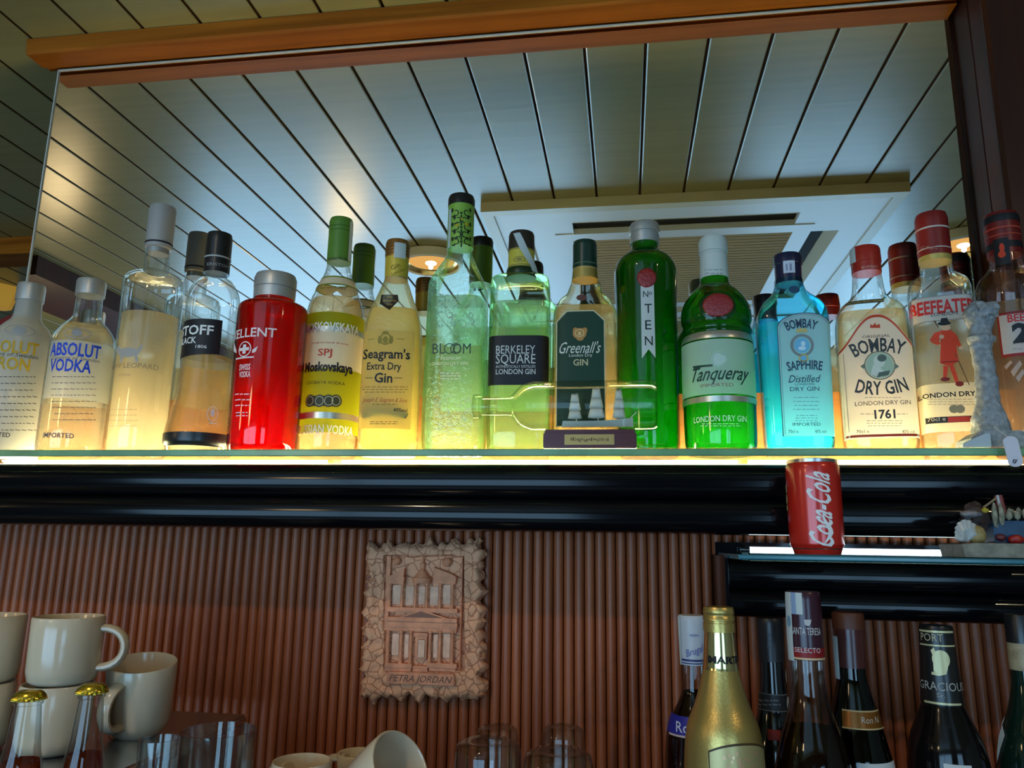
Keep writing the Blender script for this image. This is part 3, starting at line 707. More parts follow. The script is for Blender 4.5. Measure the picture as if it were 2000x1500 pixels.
b.deco('medals', ink((0.5, 0.48, 0.3)), [b.ring(x, 783, 8, 9, 1.2) for x in (606, 624, 642, 656)], 0.0013, l1)

# yellow-lit gin with blackletter label
b = Bottle('gin_bottle', 'textured yellowish gin bottle with plain yellow label and gold cap', 'bottle', 757, 0.99, ZS,
           [(874, 58, 'c'), (866, 62), (760, 62), (660, 60), (634, 57), (610, 50), (585, 39), (562, 28), (548, 23), (530, 22, 'c')], n=3.2, depth=0.85, k=0.6)
b.body(YELLOWISH); b.fill(610, YELLOWLIQ)
_, P = b.part('collar', [(548, 22.5, 'c'), (528, 23), (503, 23, 'c')], pbr('yellow_foil', (0.66, 0.46, 0.05), 0.4, 0.2))
_, P2 = b.part('cap', [(506, 23.6, 'c'), (478, 23.5, 'c'), (473, 21.5, 'c')], pbr('bronze_cap', (0.36, 0.17, 0.04), 0.35, 0.6))
b.deco('cap_rings', ink((0.14, 0.06, 0.01)), [b.band(y, y+1.6, P2) for y in (482, 488, 494, 500)], 0.0004, prof=P2)
strip_over(b, P2, 770, 792, 474, 504)
b.deco('lettering', ink((0.20, 0.12, 0.01)), [b.text('Gin', 772, 520, 9, 18, P, rot=0.5), b.text('Extra Dry', 778, 530, 6, 28, P, rot=0.5)], 0.0006, prof=P)
YP = paper('yellow_label', (0.85, 0.70, 0.22), 0.55)
l1 = b.deco('label', YP, [b.rect(700, 645, 806, 837)], 0.0007)
b.deco('lettering', BL, [b.text("Seagram's", 754, 691, 18, 90, bold=0.02), b.text('Extra Dry', 750, 715, 14, 65, bold=0.01), b.text('Gin', 749, 738, 18, 34, bold=0.02), b.text('40%vol', 782, 801, 7, 26)]
       + [b.rect(714, 738, 728, 739), b.rect(770, 738, 786, 739), b.poly([(704, 808), (798, 808), (792, 818), (710, 818)])], 0.0012, l1)
b.deco('fine_print', ink((0.25, 0.16, 0.02)), b.lines(706, 798, 756, 766, 3, 1.2)+b.lines(724, 780, 790, 790, 1, 1.2)+b.lines(720, 780, 824, 828, 2, 1.2), 0.0011, l1)
b.deco('signature', ink((0.52, 0.10, 0.03)), [b.text('Joseph E. Seagram & Sons', 752, 781, 8, 84, shear=0.4)], 0.0011, l1)
b.deco('emblem', ink((0.30, 0.22, 0.03)), [b.ring(753, 662, 11, 12, 2.5), b.ell(753, 664, 5, 7), b.ell(742, 664, 4, 8), b.ell(764, 664, 4, 8), b.ell(753, 650, 6, 3), b.rect(718, 662, 732, 663), b.rect(774, 662, 790, 663)], 0.0011, l1)
b.deco('neck_seal', ink((0.03, 0.02, 0.012)), [b.poly([(745, 576), (777, 576), (779, 588), (761, 606), (742, 594)])], 0.0012)
b.deco('lettering', ink(GOLD), [b.text(t, 761, y, 4, w) for t, y, w in (('THE', 581, 10), ('SMOOTH', 588, 24), ('GIN', 595, 10))], 0.0016)

# tall pale green gin with floral relief
b = Bottle('gin_bottle', 'tallest bottle: square pale-green gin bottle with floral relief and patterned green neck', 'bottle', 886, 0.992, ZS,
           [(872, 62, 'c'), (864, 66), (820, 67, 'c'), (566, 61, 'c'), (556, 58), (505, 27), (494, 24), (480, 24, 'c')], n=5, depth=0.9, k=0.0)
b.body(PALEGREEN); b.fill(590, GREENLIQ, 0.9)
_, P = b.part('neck_foil', [(486, 26, 'c'), (404, 25.5, 'c')], pbr('green_foil', (0.26, 0.46, 0.06), 0.4, 0.1))
_, P2 = b.part('cap', [(406, 26.2, 'c'), (392, 26.2, 'c'), (386, 24, 'c')], M['black'])
pat = []
for j, y in enumerate((416, 430, 444, 458, 472)):
    for sx in (-1, 1):
        o = 6 if j % 2 else 10
        pat += [b.ring(901+sx*o, y, 5.5, 6.5, 2.0, P, n=16, a0=(0.6 if sx > 0 else -2.5), a1=(5.2 if sx > 0 else 2.2)), b.ell(901+sx*(o+7), y-5, 2.6, 4.5, P, n=10), b.ell(901+sx*(o+5), y+7, 4.2, 1.8, P, n=10)]
    pat += [b.ell(901, y+7, 1.6, 4.5, P, n=10), b.ell(901, y, 2.4, 2.4, P, n=10)]
b.deco('neck_pattern', ink((0.015, 0.03, 0.012)), pat, 0.0005, prof=P)
b.deco('neck_pattern', ink((0.50, 0.40, 0.02)), [b.ell(893, 440, 4, 3, P), b.ell(911, 438, 4, 4, P), b.ell(902, 428, 2, 3, P)], 0.0007, prof=P)
strip_over(b, P, 877, 881, 410, 484)
REL = shell('raised_floral_glass', (0.80, 0.92, 0.84), (0.6, 0.8, 0.65), 0.02, (0.85, 0.95, 0.9), 0.45)
rng = random.Random(4)
def relief(b, boxes, cnt):
    mbv = MB()
    for x0, y0, x1, y1 in boxes:
        for i in range(cnt):
            x, y = rng.uniform(x0, x1), rng.uniform(y0, y1); r = rng.uniform(3.5, 8); a0 = rng.uniform(0, 6.28); sp = rng.uniform(2.0, 4.4)
            pts = []
            for k in range(8):
                a = a0+sp*k/7; rr_ = r*(1-0.45*k/7); pts.append(b.W(*b.p(x+rr_*math.cos(a), y+rr_*math.sin(a)), 0.0004))
            mbv.tube(pts, 0.0007, 5)
    return mbv
for bx in ((856, 575, 925, 640), (850, 775, 920, 835)): relief(b, [bx], 34).build('floral_relief', REL, b.root)
dk = ink((0.03, 0.06, 0.05))
b.deco('lettering', dk, [b.text('BL', 857, 681, 20, 24), b.text('OM', 902, 681, 20, 34), b.ring(878, 681, 10.5, 10.5, 1.8), b.ring(890, 681, 10.5, 10.5, 1.8)], 0.0008)
b.deco('fine_print', ink((0.75, 0.72, 0.55)), [b.text('PREMIUM', 880, 700, 6, 38), b.text('LONDON DRY GIN', 876, 710, 6, 74)]+b.lines(858, 902, 729, 740, 3, 2.0), 0.0008)
b.deco('back_label_or_glow', paper('pale_green_glow', (0.62, 0.78, 0.60), 0.55), [strip2d(-0.028, 0.028, b.p(884, 785)[1], b.p(884, 650)[1], 6, 3)], 0.0003, back=True)  # no real label: pale sheet added to imitate the glow behind the drink

# flat-shouldered green gin with black label
b = Bottle('gin_bottle', 'square green-tinted gin bottle with flat shoulders and a black label', 'bottle', 1013, 1.010, ZS,
           [(872, 60, 'c'), (864, 64), (700, 63), (566, 60, 'c'), (553, 57), (546, 46, 'c'), (543, 27, 'c'), (520, 24, 'c')], n=5, depth=0.9, k=0.4)
b.body(LIMEGLASS); b.fill(600, GREENLIQ, 0.9)
b.part('neck_ring', [(545, 29, 'c'), (536, 29.5), (528, 28, 'c')], pbr('dark_green_wax', (0.01, 0.03, 0.008), 0.3))
_, P = b.part('collar', [(530, 26, 'c'), (490, 25.5, 'c')], pbr('yellow_collar', (0.62, 0.50, 0.06), 0.45))
b.deco('collar_print', ink((0.30, 0.22, 0.05)), [b.ring(1014, 506, 12, 6, 1.5, P), b.ell(1014, 506, 6, 3, P), b.band(493, 495, P), b.band(524, 526, P)], 0.0005, prof=P)
_, P2 = b.part('cap', [(492, 26, 'c'), (462, 25, 'c'), (457, 23, 'c')], pbr('dark_cap', (0.03, 0.022, 0.015), 0.4))
st = MB(); q = []
for px, py in ((1009, 455), (1016, 470), (1023, 488), (1031, 506), (1037, 522), (1039, 534)):
    u, z = b.p(px, py, P); q.append((u, z))
for i, (u, z) in enumerate(q):
    pass
sv = []; sf = []
for i, (u, z) in enumerate(q):
    e = 0.0008+0.0012*i
    for du in (-0.005, 0.0, 0.005): sv.append(b.W(u+du, z, e, P))
for i in range(len(q)-1):
    for k in range(2): sf.append((3*i+k, 3*i+k+1, 3*i+k+4, 3*i+k+3))
mesh_obj('tax_strip', sv, sf, TAX, b.root)
l1 = b.deco('label', BL, [b.rect(953, 655, 1072, 752)], 0.0007)
lg_ = ink((0.62, 0.62, 0.58))
b.deco('lettering', lg_, [b.text('BERKELEY', 1007, 683, 16, 74), b.text('SQUARE', 1007, 701, 18, 75), b.text('AUTHENTICALLY DISTILLED', 1007, 716, 5, 75), b.text('LONDON GIN', 1007, 726, 10, 75, bold=0.01)], 0.0012, l1)
b.deco('back_label_or_glow', paper('green_white_glow', (0.72, 0.85, 0.60), 0.5), [strip2d(-0.034, 0.034, b.p(1012, 785)[1], b.p(1012, 610)[1], 6, 3)], 0.0003, back=True)  # sheet added for the green-white glow, ending above the wood strip

# clear gin, dark green label with cut corners
b = Bottle('gin_bottle', 'clear sloping-shouldered gin bottle with dark green cut-corner label and green cap', 'bottle', 1144, 0.986, ZS,
           [(872, 64, 'c'), (864, 67), (700, 65), (618, 62), (604, 58), (590, 50), (578, 38), (566, 32), (552, 27), (530, 24, 'c')], n=4, depth=0.62, k=0.5)
b.body(shell('warm_clear_glass', (0.98, 0.97, 0.90), (0.80, 0.72, 0.42), 0.04)); b.fill(604, AMBERISH)
_, P = b.part('cap', [(527, 24, 'c'), (500, 23.5), (480, 23.5, 'c'), (474, 21.5, 'c')], pbr('bottle_green_cap', (0.006, 0.035, 0.022), 0.28))
b.deco('cap_ring', ink((0.10, 0.16, 0.08)), [b.band(519, 521, P)], 0.0004, prof=P)
_, P = b.part('collar', [(548, 26, 'c'), (526, 23.5, 'c')], pbr('gold_collar', (0.60, 0.42, 0.12), 0.4, 0.3))
xs_ = [(1088, 1180)]
def cut_label(b, x0, x1, y0, y1, ch):
    ua, ub = b.p(x0, (y0+y1)/2)[0], b.p(x1, (y0+y1)/2)[0]; zb_, zt_ = b.p((x0+x1)/2, y1)[1], b.p((x0+x1)/2, y0)[1]; c = ch*b.m(y0)
    return strip2d(ua, ub, zb_, lambda u: zt_-max(0, c-min(u-ua, ub-u)), 24, 3)
b.deco('label_border', ink((0.62, 0.55, 0.34)), [cut_label(b, 1086, 1182, 606, 833, 20)], 0.0005)
l1 = b.deco('label', paper('dark_green_label', (0.012, 0.05, 0.026), 0.1), [cut_label(b, 1088, 1180, 608.5, 831, 19)], 0.0009)
b.deco('lettering', ink((0.74, 0.73, 0.62)), [b.text("Greenall's", 1133, 679, 22, 78, shear=0.3), b.text('London Dry', 1134, 694, 6, 44)], 0.0013, l1)
b.deco('lettering', ink((0.55, 0.48, 0.26)), [b.text('GIN', 1134, 708, 12, 28, bold=0.02)], 0.0013, l1)
b.deco('emblem', ink((0.50, 0.24, 0.06)), [b.ell(1132, 652, 13, 11), b.ell(1124, 646, 5, 6), b.ell(1142, 646, 5, 6), b.ell(1133, 661, 7, 5)], 0.0013, l1)
b.deco('emblem', ink((0.70, 0.52, 0.25)), [b.ring(1132, 651, 9, 8, 1.6), b.ell(1132, 652, 3, 4)], 0.0016, l1)
b.part('neck_band', [(581, 41.5, 'c'), (577, 39, 'c')], pbr('brown_band', (0.12, 0.07, 0.02), 0.4), grow=0.0004, caps=(False, False), n=3.4) if 0 else None
b.deco('neck_seal', ink((0.12, 0.03, 0.015)), [b.ell(1136, 582, 10, 6)], 0.0016)

# tall dark green gin with white ribbon
b = Bottle('gin_bottle', 'tall dark green gin bottle with red seal and narrow white ribbon', 'bottle', 1268, 1.012, ZS,
           [(876, 56, 'c'), (868, 61), (700, 61), (600, 60), (545, 61), (525, 60), (508, 50), (496, 34), (488, 27), (476, 26, 'c')])
b.body(GREENGLASS, seg=20); b.fill(510, DEEPGREEN)
b.part('cap', [(478, 29, 'c'), (461, 29, 'c'), (460, 27.5, 'c'), (458, 27.5, 'c'), (457, 30, 'c'), (444, 30, 'c'), (439, 27, 'c')], GREYCAP)
rb = b.deco('ribbon', WHITEPAPER, [strip2d(b.p(1252.5, 620)[0], b.p(1278, 620)[0], (lambda u, c=b.p(1265.5, 620)[0]: b.p(1266, 700)[1]+0.012*(1-abs(u-c)/0.0085)), b.p(1265, 556)[1], 12, 4)], 0.0012)
b.deco('lettering', BL, [b.text('N', 1261, 575, 12, 9), b.text('o', 1270, 572, 8, 6), b.text('T', 1266, 603, 18, 13), b.text('E', 1266, 635, 18, 11), b.text('N', 1267, 666, 18, 14)], 0.0018, rb)
SEAL = pbr('red_wax', (0.28, 0.012, 0.012), 0.4, bump=0.6, bscale=300)
def seal(b, px, py, a, c):
    u, z = b.p(px, py); m = b.m(py); o = b.W(u, z, 0.0008); n = Vector((o[0], o[1], 0)).normalized()
    rot = n.to_track_quat('Z', 'Y').to_matrix()
    return MB().blob(o, (a*m, c*m, 0.0022), 0.05, 200, 3, rot=rot).build('wax_seal', SEAL, b.root)
seal(b, 1263, 543, 18, 19)

# round green gin with white label
b = Bottle('gin_bottle', 'stout green gin bottle with large red seal, white cap and pale script label', 'bottle', 1409, 0.985, ZS,
           [(874, 66, 'c'), (866, 71), (760, 71), (670, 69, 'c'), (660, 65), (652, 69), (640, 66), (630, 69), (610, 68), (590, 60), (572, 45), (560, 32), (545, 27), (534, 27, 'c')])
b.body(GREENGLASS); b.fill(610, DEEPGREEN)
WC = pbr('white_cap', (0.62, 0.64, 0.58), 0.45)
_, P = b.part('cap', [(546, 29, 'c'), (520, 27.5), (500, 27, 'c'), (499, 25.8, 'c'), (496, 25.8, 'c'), (495, 28.5, 'c'), (474, 28.5, 'c'), (467, 25, 'c')], WC)
b.deco('cap_print', ink((0.30, 0.32, 0.30)), b.lines(1376, 1412, 527, 534, 2, 1.6, P), 0.0005, prof=P)
seal(b, 1402, 596, 28, 23)
b.deco('seal_rim', pbr('dark_green_rim', (0.006, 0.05, 0.01), 0.2), [b.ring(1402, 596, 35, 28, 5)], 0.0006)
PG = paper('pale_green_label', (0.74, 0.90, 0.76), 0.5)
l1 = b.deco('label', PG, [b.band(679, 782, half=1.62)], 0.0008)
b.deco('foil_band', SV, [b.band(662, 676, half=1.7), b.band(785, 796, half=1.7)], 0.0009)
dg = ink((0.02, 0.06, 0.04))
b.deco('lettering', dg, [b.text('Tanqueray', 1407, 728, 26, 114, shear=0.4, bold=0.012), b.poly([(1354, 716), (1392, 712), (1392, 716), (1356, 720)])], 0.0013, l1)
b.deco('lettering', ink((0.35, 0.16, 0.12)), [b.text('IMPORTED', 1400, 752, 6.5, 60)], 0.0013, l1)
b.deco('emblem', ink((0.50, 0.66, 0.56)), [b.ell(1402, 702, 9, 12), b.ell(1411, 702, 6, 8), b.ring(1404, 702, 14, 15, 1.5)], 0.0013, l1)
b.deco('lettering', ink((0.66, 0.74, 0.62)), [b.text('LONDON DRY GIN', 1406, 817, 11, 104, bold=0.01)]+b.lines(1366, 1450, 828, 832, 2, 1.2), 0.0008)

# blue square gin
b = Bottle('gin_bottle', 'square pale-blue gin bottle with navy cap and framed arched label', 'bottle', 1561, 0.985, ZS,
           [(874, 68, 'c'), (866, 72), (760, 73), (640, 75), (615, 72), (598, 62), (582, 45), (570, 33), (560, 29), (548, 28, 'c')], n=5, depth=0.8, k=0.25)
b.body(BLUEGLASS); b.fill(640, BLUELIQ, 0.93)
NV = pbr('navy_cap', (0.012, 0.014, 0.045), 0.3)
_, P = b.part('cap', [(556, 27, 'c'), (540, 26.5), (520, 27, 'c'), (519, 29, 'c'), (506, 29, 'c'), (500, 26.5, 'c')], NV)
b.deco('tax_strip', ink((0.60, 0.60, 0.66)), [b.rect(1530, 509, 1552, 533, P, 4, 3)], 0.0009, prof=P)
b.deco('tax_print', ink((0.28, 0.28, 0.38)), [b.rect(1535, 513, 1538, 529, P, 2, 2), b.rect(1542, 513, 1546, 529, P, 2, 2)], 0.0012, prof=P)
strip_over(b, P, 1507, 1515, 505, 560)
b.deco('neck_seal', ink((0.03, 0.09, 0.16)), [b.ell(1551, 566, 10, 9)], 0.0012)
def arch_label(b, x0, x1, y0, y1, rise, inset=0.0):
    ua, ub = b.p(x0, (y0+y1)/2)[0]+inset, b.p(x1, (y0+y1)/2)[0]-inset; zb_ = b.p((x0+x1)/2, y1)[1]+inset; zt_ = b.p((x0+x1)/2, y0)[1]-inset
    c = (ua+ub)/2; hw = (ub-ua)/2; rs = rise*b.m(y0)
    return strip2d(ua, ub, zb_, lambda u: zt_-rs*(1-math.sqrt(max(0, 1-((u-c)/hw)**2*0.999))), 28, 4)
def arch_ring(b, x0, x1, y0, y1, rise, i0, i1, n=28):
    ua, ub = b.p(x0, (y0+y1)/2)[0], b.p(x1, (y0+y1)/2)[0]; zb_ = b.p((x0+x1)/2, y1)[1]; zt_ = b.p((x0+x1)/2, y0)[1]; c = (ua+ub)/2; rs = rise*b.m(y0)
    def out(ins):
        hw = (ub-ua)/2-ins; P = [(c-hw, zb_+ins)]+[(c-hw*math.cos(PI*k/n), zt_-ins-rs*(1-math.sin(PI*k/n))) for k in range(n+1)]+[(c+hw, zb_+ins)]; return P
    a, d = out(i0), out(i1); m = len(a); v = a+d
    return v, [(k, (k+1) % m, m+(k+1) % m, m+k) for k in range(m)]
SP = paper('pale_blue_label', (0.68, 0.84, 0.88), 0.5)
l1 = b.deco('label', SP, [arch_label(b, 1522, 1619, 611, 852, 28)], 0.0010)
b.deco('label_border', ink((0.06, 0.09, 0.13)), [arch_ring(b, 1522, 1619, 611, 852, 28, 0.0, 0.0010)], 0.0014, l1)
b.deco('label_border', ink((0.22, 0.32, 0.38)), [arch_ring(b, 1522, 1619, 611, 852, 28, 0.0026, 0.0031)], 0.0014, l1)
dk = ink((0.03, 0.05, 0.09))
b.deco('lettering', dk, [b.text('BOMBAY', 1564, 632, 17, 58, arc=70, bold=0.02), b.text('SAPPHIRE', 1571, 713, 17, 64, arc=170, bold=0.02), b.text('Distilled', 1571, 740, 14, 54, shear=0.3), b.text('LONDON', 1571, 751, 4, 34),
       b.text('DRY GIN', 1571, 760, 8, 52), b.text('IMPORTED', 1575, 829, 6, 50), b.text('70cl e', 1549, 843, 6, 18), b.text('40% vol', 1602, 843, 6, 20)], 0.0019, l1)
b.deco('fine_print', ink((0.20, 0.28, 0.36)), b.lines(1548, 1600, 777, 800, 4, 1.1)+b.lines(1552, 1598, 812, 822, 3, 1.1), 0.0018, l1)
b.deco('emblem', ink((0.22, 0.24, 0.24)), [b.ring(1566, 675, 21, 22, 5)], 0.0019, l1)
b.deco('emblem', ink((0.16, 0.48, 0.72)), [b.ell(1566, 675, 13, 14), b.ell(1569, 700, 5, 5)], 0.0020, l1)
b.deco('emblem', ink((0.60, 0.46, 0.16)), [b.ring(1569, 700, 9, 8, 3), b.poly([(1554, 650), (1556, 641), (1561, 646), (1565, 639), (1569, 646), (1574, 641), (1577, 650)])], 0.0019, l1)
b.deco('emblem', ink((0.62, 0.80, 0.88)), [b.ell(1568, 672, 4, 5), b.ell(1566, 681, 7, 4)], 0.0022, l1)

# clear gin, white label with red ogee border
b = Bottle('gin_bottle', 'clear gin bottle with red cap and white label edged in red', 'bottle', 1722, 0.974, ZS,
           [(872, 74, 'c'), (864, 78), (760, 78), (650, 77), (620, 73), (602, 62), (588, 44), (576, 34), (560, 31), (530, 28, 'c')], n=4, depth=0.75, k=0.6)
b.body(CLEAR); b.fill(615, AMBERISH)
RC = pbr('red_cap', (0.42, 0.02, 0.012), 0.35)
_, P = b.part('cap', [(535, 30, 'c'), (516, 29.5, 'c'), (515, 31, 'c'), (490, 30, 'c'), (486, 28, 'c')], RC)
b.deco('lettering', ink((0.7, 0.35, 0.28)), [b.text('BOMBAY', 1700, 521, 6, 30, P), b.text('GIN', 1660, 526, 6, 14, P)], 0.0006, prof=P)
strip_over(b, P, 1654, 1672, 487, 517)
b.deco('neck_band', ink((0.06, 0.05, 0.03)), [b.rect(1652, 586, 1726, 593)], 0.0009)
b.deco('lettering', ink(GOLD), [b.text('DISTILLED FROM GRAIN', 1688, 589.5, 3.5, 62)], 0.0013)
def ogee(b, x0, x1, y0, y1, drop, inset=0.0, band=None):
    ua, ub = b.p(x0, (y0+y1)/2)[0]+inset*0.0, b.p(x1, (y0+y1)/2)[0]; zt_ = b.p((x0+x1)/2, y0)[1]-inset; zb_ = b.p((x0+x1)/2, y1)[1]+inset; c = (ua+ub)/2; hw = (ub-ua)/2; dr_ = drop*b.m(y0)
    top = lambda u: zt_-dr_*(1-math.cos(PI*min(1, abs(u-c)/hw)**1.15))/2
    return strip2d(ua, ub, (lambda u: top(u)-band) if band else zb_, top, 40, 1 if band else 5)
WP = paper('warm_white_label', (0.88, 0.85, 0.78), 0.5)
l1 = b.deco('label', WP, [ogee(b, 1637, 1790, 613, 856, 66)], 0.0008)
RI = ink((0.58, 0.06, 0.02))
b.deco('label_border', RI, [ogee(b, 1637, 1790, 614.5, 856, 66, 0, 0.0034), b.rect(1649, 848, 1800, 853)], 0.0012, l1)
b.deco('label_border', ink((0.30, 0.30, 0.28)), [b.rect(x, 690, x+1.2, 846) for x in (1652, 1782)], 0.0012, l1)
dk = ink((0.03, 0.04, 0.04))
b.deco('lettering', dk, [b.text('BOMBAY', 1714, 674, 26, 94, arc=120, bold=0.02), b.text('DRY GIN', 1722, 758, 25, 88, arc=-140, bold=0.02), b.text('LONDON DRY GIN', 1724, 787, 8, 96), b.text('1761', 1728, 809, 16, 36, bold=0.03), b.text('70cl e', 1685, 843, 6, 22), b.text('40% vol', 1774, 843, 6, 22), b.text('ORIGINAL', 1711, 657, 5, 48)], 0.0013, l1)
b.deco('fine_print', ink((0.30, 0.28, 0.25)), b.lines(1684, 1764, 777, 777, 1, 1.1)+b.lines(1680, 1706, 809, 809, 1, 1.1)+b.lines(1750, 1774, 809, 809, 1, 1.1)+b.lines(1690, 1764, 822, 832, 3, 1.1), 0.0013, l1)
b.deco('emblem', RI, [b.poly([(1699, 641), (1700, 633), (1705, 638), (1709, 631), (1713, 638), (1718, 633), (1719, 641)])], 0.0013, l1)
b.deco('emblem', ink((0.16, 0.20, 0.14)), [b.ring(1718, 714, 27, 28, 2.2), b.poly([(1680, 716), (1687, 711), (1690, 716), (1687, 721)]), b.poly([(1746, 716), (1749, 711), (1756, 716), (1749, 721)])], 0.0013, l1)
b.deco('emblem', ink((0.42, 0.52, 0.36)), [b.ell(1718, 714, 24, 25)], 0.0014, l1)
b.deco('portrait', ink((0.68, 0.68, 0.56)), [b.ell(1717, 706, 10, 12), b.poly([(1705, 712), (1716, 716), (1728, 728), (1722, 738), (1700, 732)])], 0.0017, l1)
b.deco('portrait', ink((0.10, 0.13, 0.10)), [b.ell(1722, 700, 8, 7), b.poly([(1716, 728), (1738, 724), (1735, 733), (1712, 738)])], 0.0020, l1)

# clear gin with red-coated guard
b = Bottle('gin_bottle', 'clear gin bottle with tall red cap and a printed red-coated guard', 'bottle', 1866, 1.016, ZS,
           [(874, 64, 'c'), (866, 68), (760, 68), (600, 68), (572, 67, 'c'), (556, 62), (546, 50), (536, 38), (524, 33), (505, 31, 'c')], n=3.5, depth=0.9, k=0.7)
b.body(CLEAR); b.fill(600, VODKA)
DR = pbr('deep_red_cap', (0.22, 0.012, 0.010), 0.38)
_, P = b.part('cap', [(504, 34, 'c'), (480, 33.5), (430, 33, 'c'), (421, 30, 'c')], DR)
b.part('neck_foil', [(514, 33, 'c'), (503, 33.5, 'c')], pbr('gold_neck', (0.55, 0.40, 0.10), 0.4, 0.3))
b.deco('cap_ring', ink((0.62, 0.52, 0.44)), [b.band(451, 454, P), b.band(491, 493, P)], 0.0005, prof=P)
b.deco('lettering', ink((0.42, 0.16, 0.12)), b.lines(1782, 1832, 482, 486, 2, 1.6, P), 0.0006, prof=P)
b.deco('label_border', ink((0.30, 0.27, 0.25)), [b.rect(1779, 577, 1899, 627)], 0.0007)
l1 = b.deco('label', WP, [b.rect(1781, 579, 1897, 625)], 0.0010)
b.deco('lettering', ink((0.55, 0.025, 0.02)), [b.text('BEEFEATER', 1841, 599, 25, 110, bold=0.03)], 0.0014, l1)
b.deco('lettering', BL, [b.text('LONDON', 1844, 613, 7, 44)], 0.0014, l1)
l2 = b.deco('lower_label', paper('cream_film', (0.86, 0.80, 0.60), 0.5), [b.rect(1794, 748, 1932, 843)], 0.0007)
b.deco('lettering', BL, [b.text('LONDON DRY GIN', 1866, 770, 9, 122, bold=0.025)], 0.0012, l2)
b.deco('fine_print', ink((0.35, 0.30, 0.2)), b.lines(1806, 1920, 780, 790, 3, 1.1), 0.0011, l2)
b.deco('medals', ink((0.22, 0.20, 0.14)), [b.ell(1863, 799, 8, 8), b.ell(1875, 799, 8, 8)], 0.0012, l2)
b.deco('strap', BL, [b.rect(1807, 813, 1932, 825)], 0.0012, l2); b.deco('strap', ink((0.40, 0.03, 0.02)), [b.rect(1851, 814, 1895, 824)], 0.0014, l2)
b.deco('lettering', ink((0.55, 0.5, 0.4)), [b.text('70cl e', 1829, 819, 7, 30), b.text('40%', 1910, 819, 7, 22)], 0.0015, l2)
RG = ink((0.60, 0.045, 0.012))
b.deco('printed_guard', RG, [b.poly([(1838, 646), (1858, 645), (1866, 660), (1872, 705), (1856, 716), (1836, 710), (1838, 680)]), b.poly([(1838, 646), (1824, 651), (1816, 664), (1818, 668), (1834, 666)]), b.poly([(1834, 666), (1818, 669), (1830, 674), (1838, 672)]),
       b.poly([(1858, 646), (1868, 654), (1878, 676), (1873, 680), (1862, 666)]), b.poly([(1842, 714), (1852, 716), (1850, 732), (1848, 740), (1842, 738)]), b.poly([(1854, 716), (1862, 713), (1870, 736), (1872, 746), (1866, 748)])], 0.0008)
b.deco('printed_guard', ink((0.18, 0.01, 0.008)), [b.ell(1846, 741, 8, 4), b.ell(1874, 750, 7, 5), b.rect(1838, 706, 1871, 708, None, 3, 1)], 0.0011)
b.deco('printed_guard', BL, [b.ell(1844, 632, 11, 4), b.poly([(1836, 631), (1838, 622), (1850, 621), (1853, 629)])], 0.0011)
b.deco('printed_guard', ink((0.62, 0.42, 0.28)), [b.ell(1847, 640, 8, 6), b.ell(1839, 658, 4, 4), b.ell(1877, 680, 4, 4)], 0.0010)
b.deco('printed_staff', ink((0.12, 0.06, 0.03)), [b.poly([(1820, 622), (1823, 621), (1834, 640), (1832, 641)]), b.poly([(1864, 690), (1866, 690), (1894, 752), (1892, 752)])], 0.0009)

# clear gin with dark red cap, cut by the frame
b = Bottle('gin_bottle', 'rightmost gin bottle with black-banded dark red cap and red-bordered white label', 'bottle', 2011, 0.998, ZS,
           [(874, 66, 'c'), (866, 70), (760, 71), (600, 72), (570, 70), (548, 62), (534, 48), (522, 36), (510, 34), (490, 33, 'c')])
b.body(shell('faint_red_glass', (0.96, 0.88, 0.85), (0.62, 0.34, 0.32), 0.04)); b.fill(600, VODKA)
_, P = b.part('cap', [(502, 36, 'c'), (470, 36), (430, 36, 'c'), (421, 33, 'c')], pbr('maroon_cap', (0.16, 0.008, 0.008), 0.35))
b.deco('cap_band', BL, [b.band(427, 441, P), b.band(480, 492, P)], 0.0005, prof=P); b.deco('cap_ring', ink((0.45, 0.06, 0.03)), [b.band(452, 455, P), b.band(466, 468, P)], 0.0005, prof=P)
b.deco('neck_print', BL, [b.rect(1942, 465, 1972, 522, P, 8, 3)], 0.0009, prof=P); b.deco('neck_print', RG, [b.ell(1957, 484, 4, 9, P), b.ell(1957, 497, 6, 7, P)], 0.0012, prof=P)
b.deco('label_border', ink((0.22, 0.01, 0.01)), [b.rect(1951, 606, 2066, 694)], 0.0007)
l1 = b.deco('label', WP, [b.rect(1955, 611, 2060, 688)], 0.0010)
b.deco('lettering', ink((0.55, 0.025, 0.02)), [b.text('BEEFEATER', 1968, 623, 14, 88, align='L', bold=0.02)], 0.0014, l1)
b.deco('lettering', BL, [b.text('24', 1977, 652, 34, 54, align='L', bold=0.05)], 0.0014, l1)
b.deco('fine_print', ink((0.35, 0.28, 0.22)), b.lines(1975, 2040, 672, 682, 2, 1.2), 0.0013, l1)
b.deco('back_print_or_glow', ink((0.35, 0.26, 0.22)), [b.poly([(1962, 716), (1974, 704), (1978, 708), (1966, 722)]), b.poly([(1974, 726), (1992, 704), (1996, 712), (1980, 736)]), b.poly([(1984, 738), (1998, 720), (2000, 730), (1990, 746)])], 0.0008)

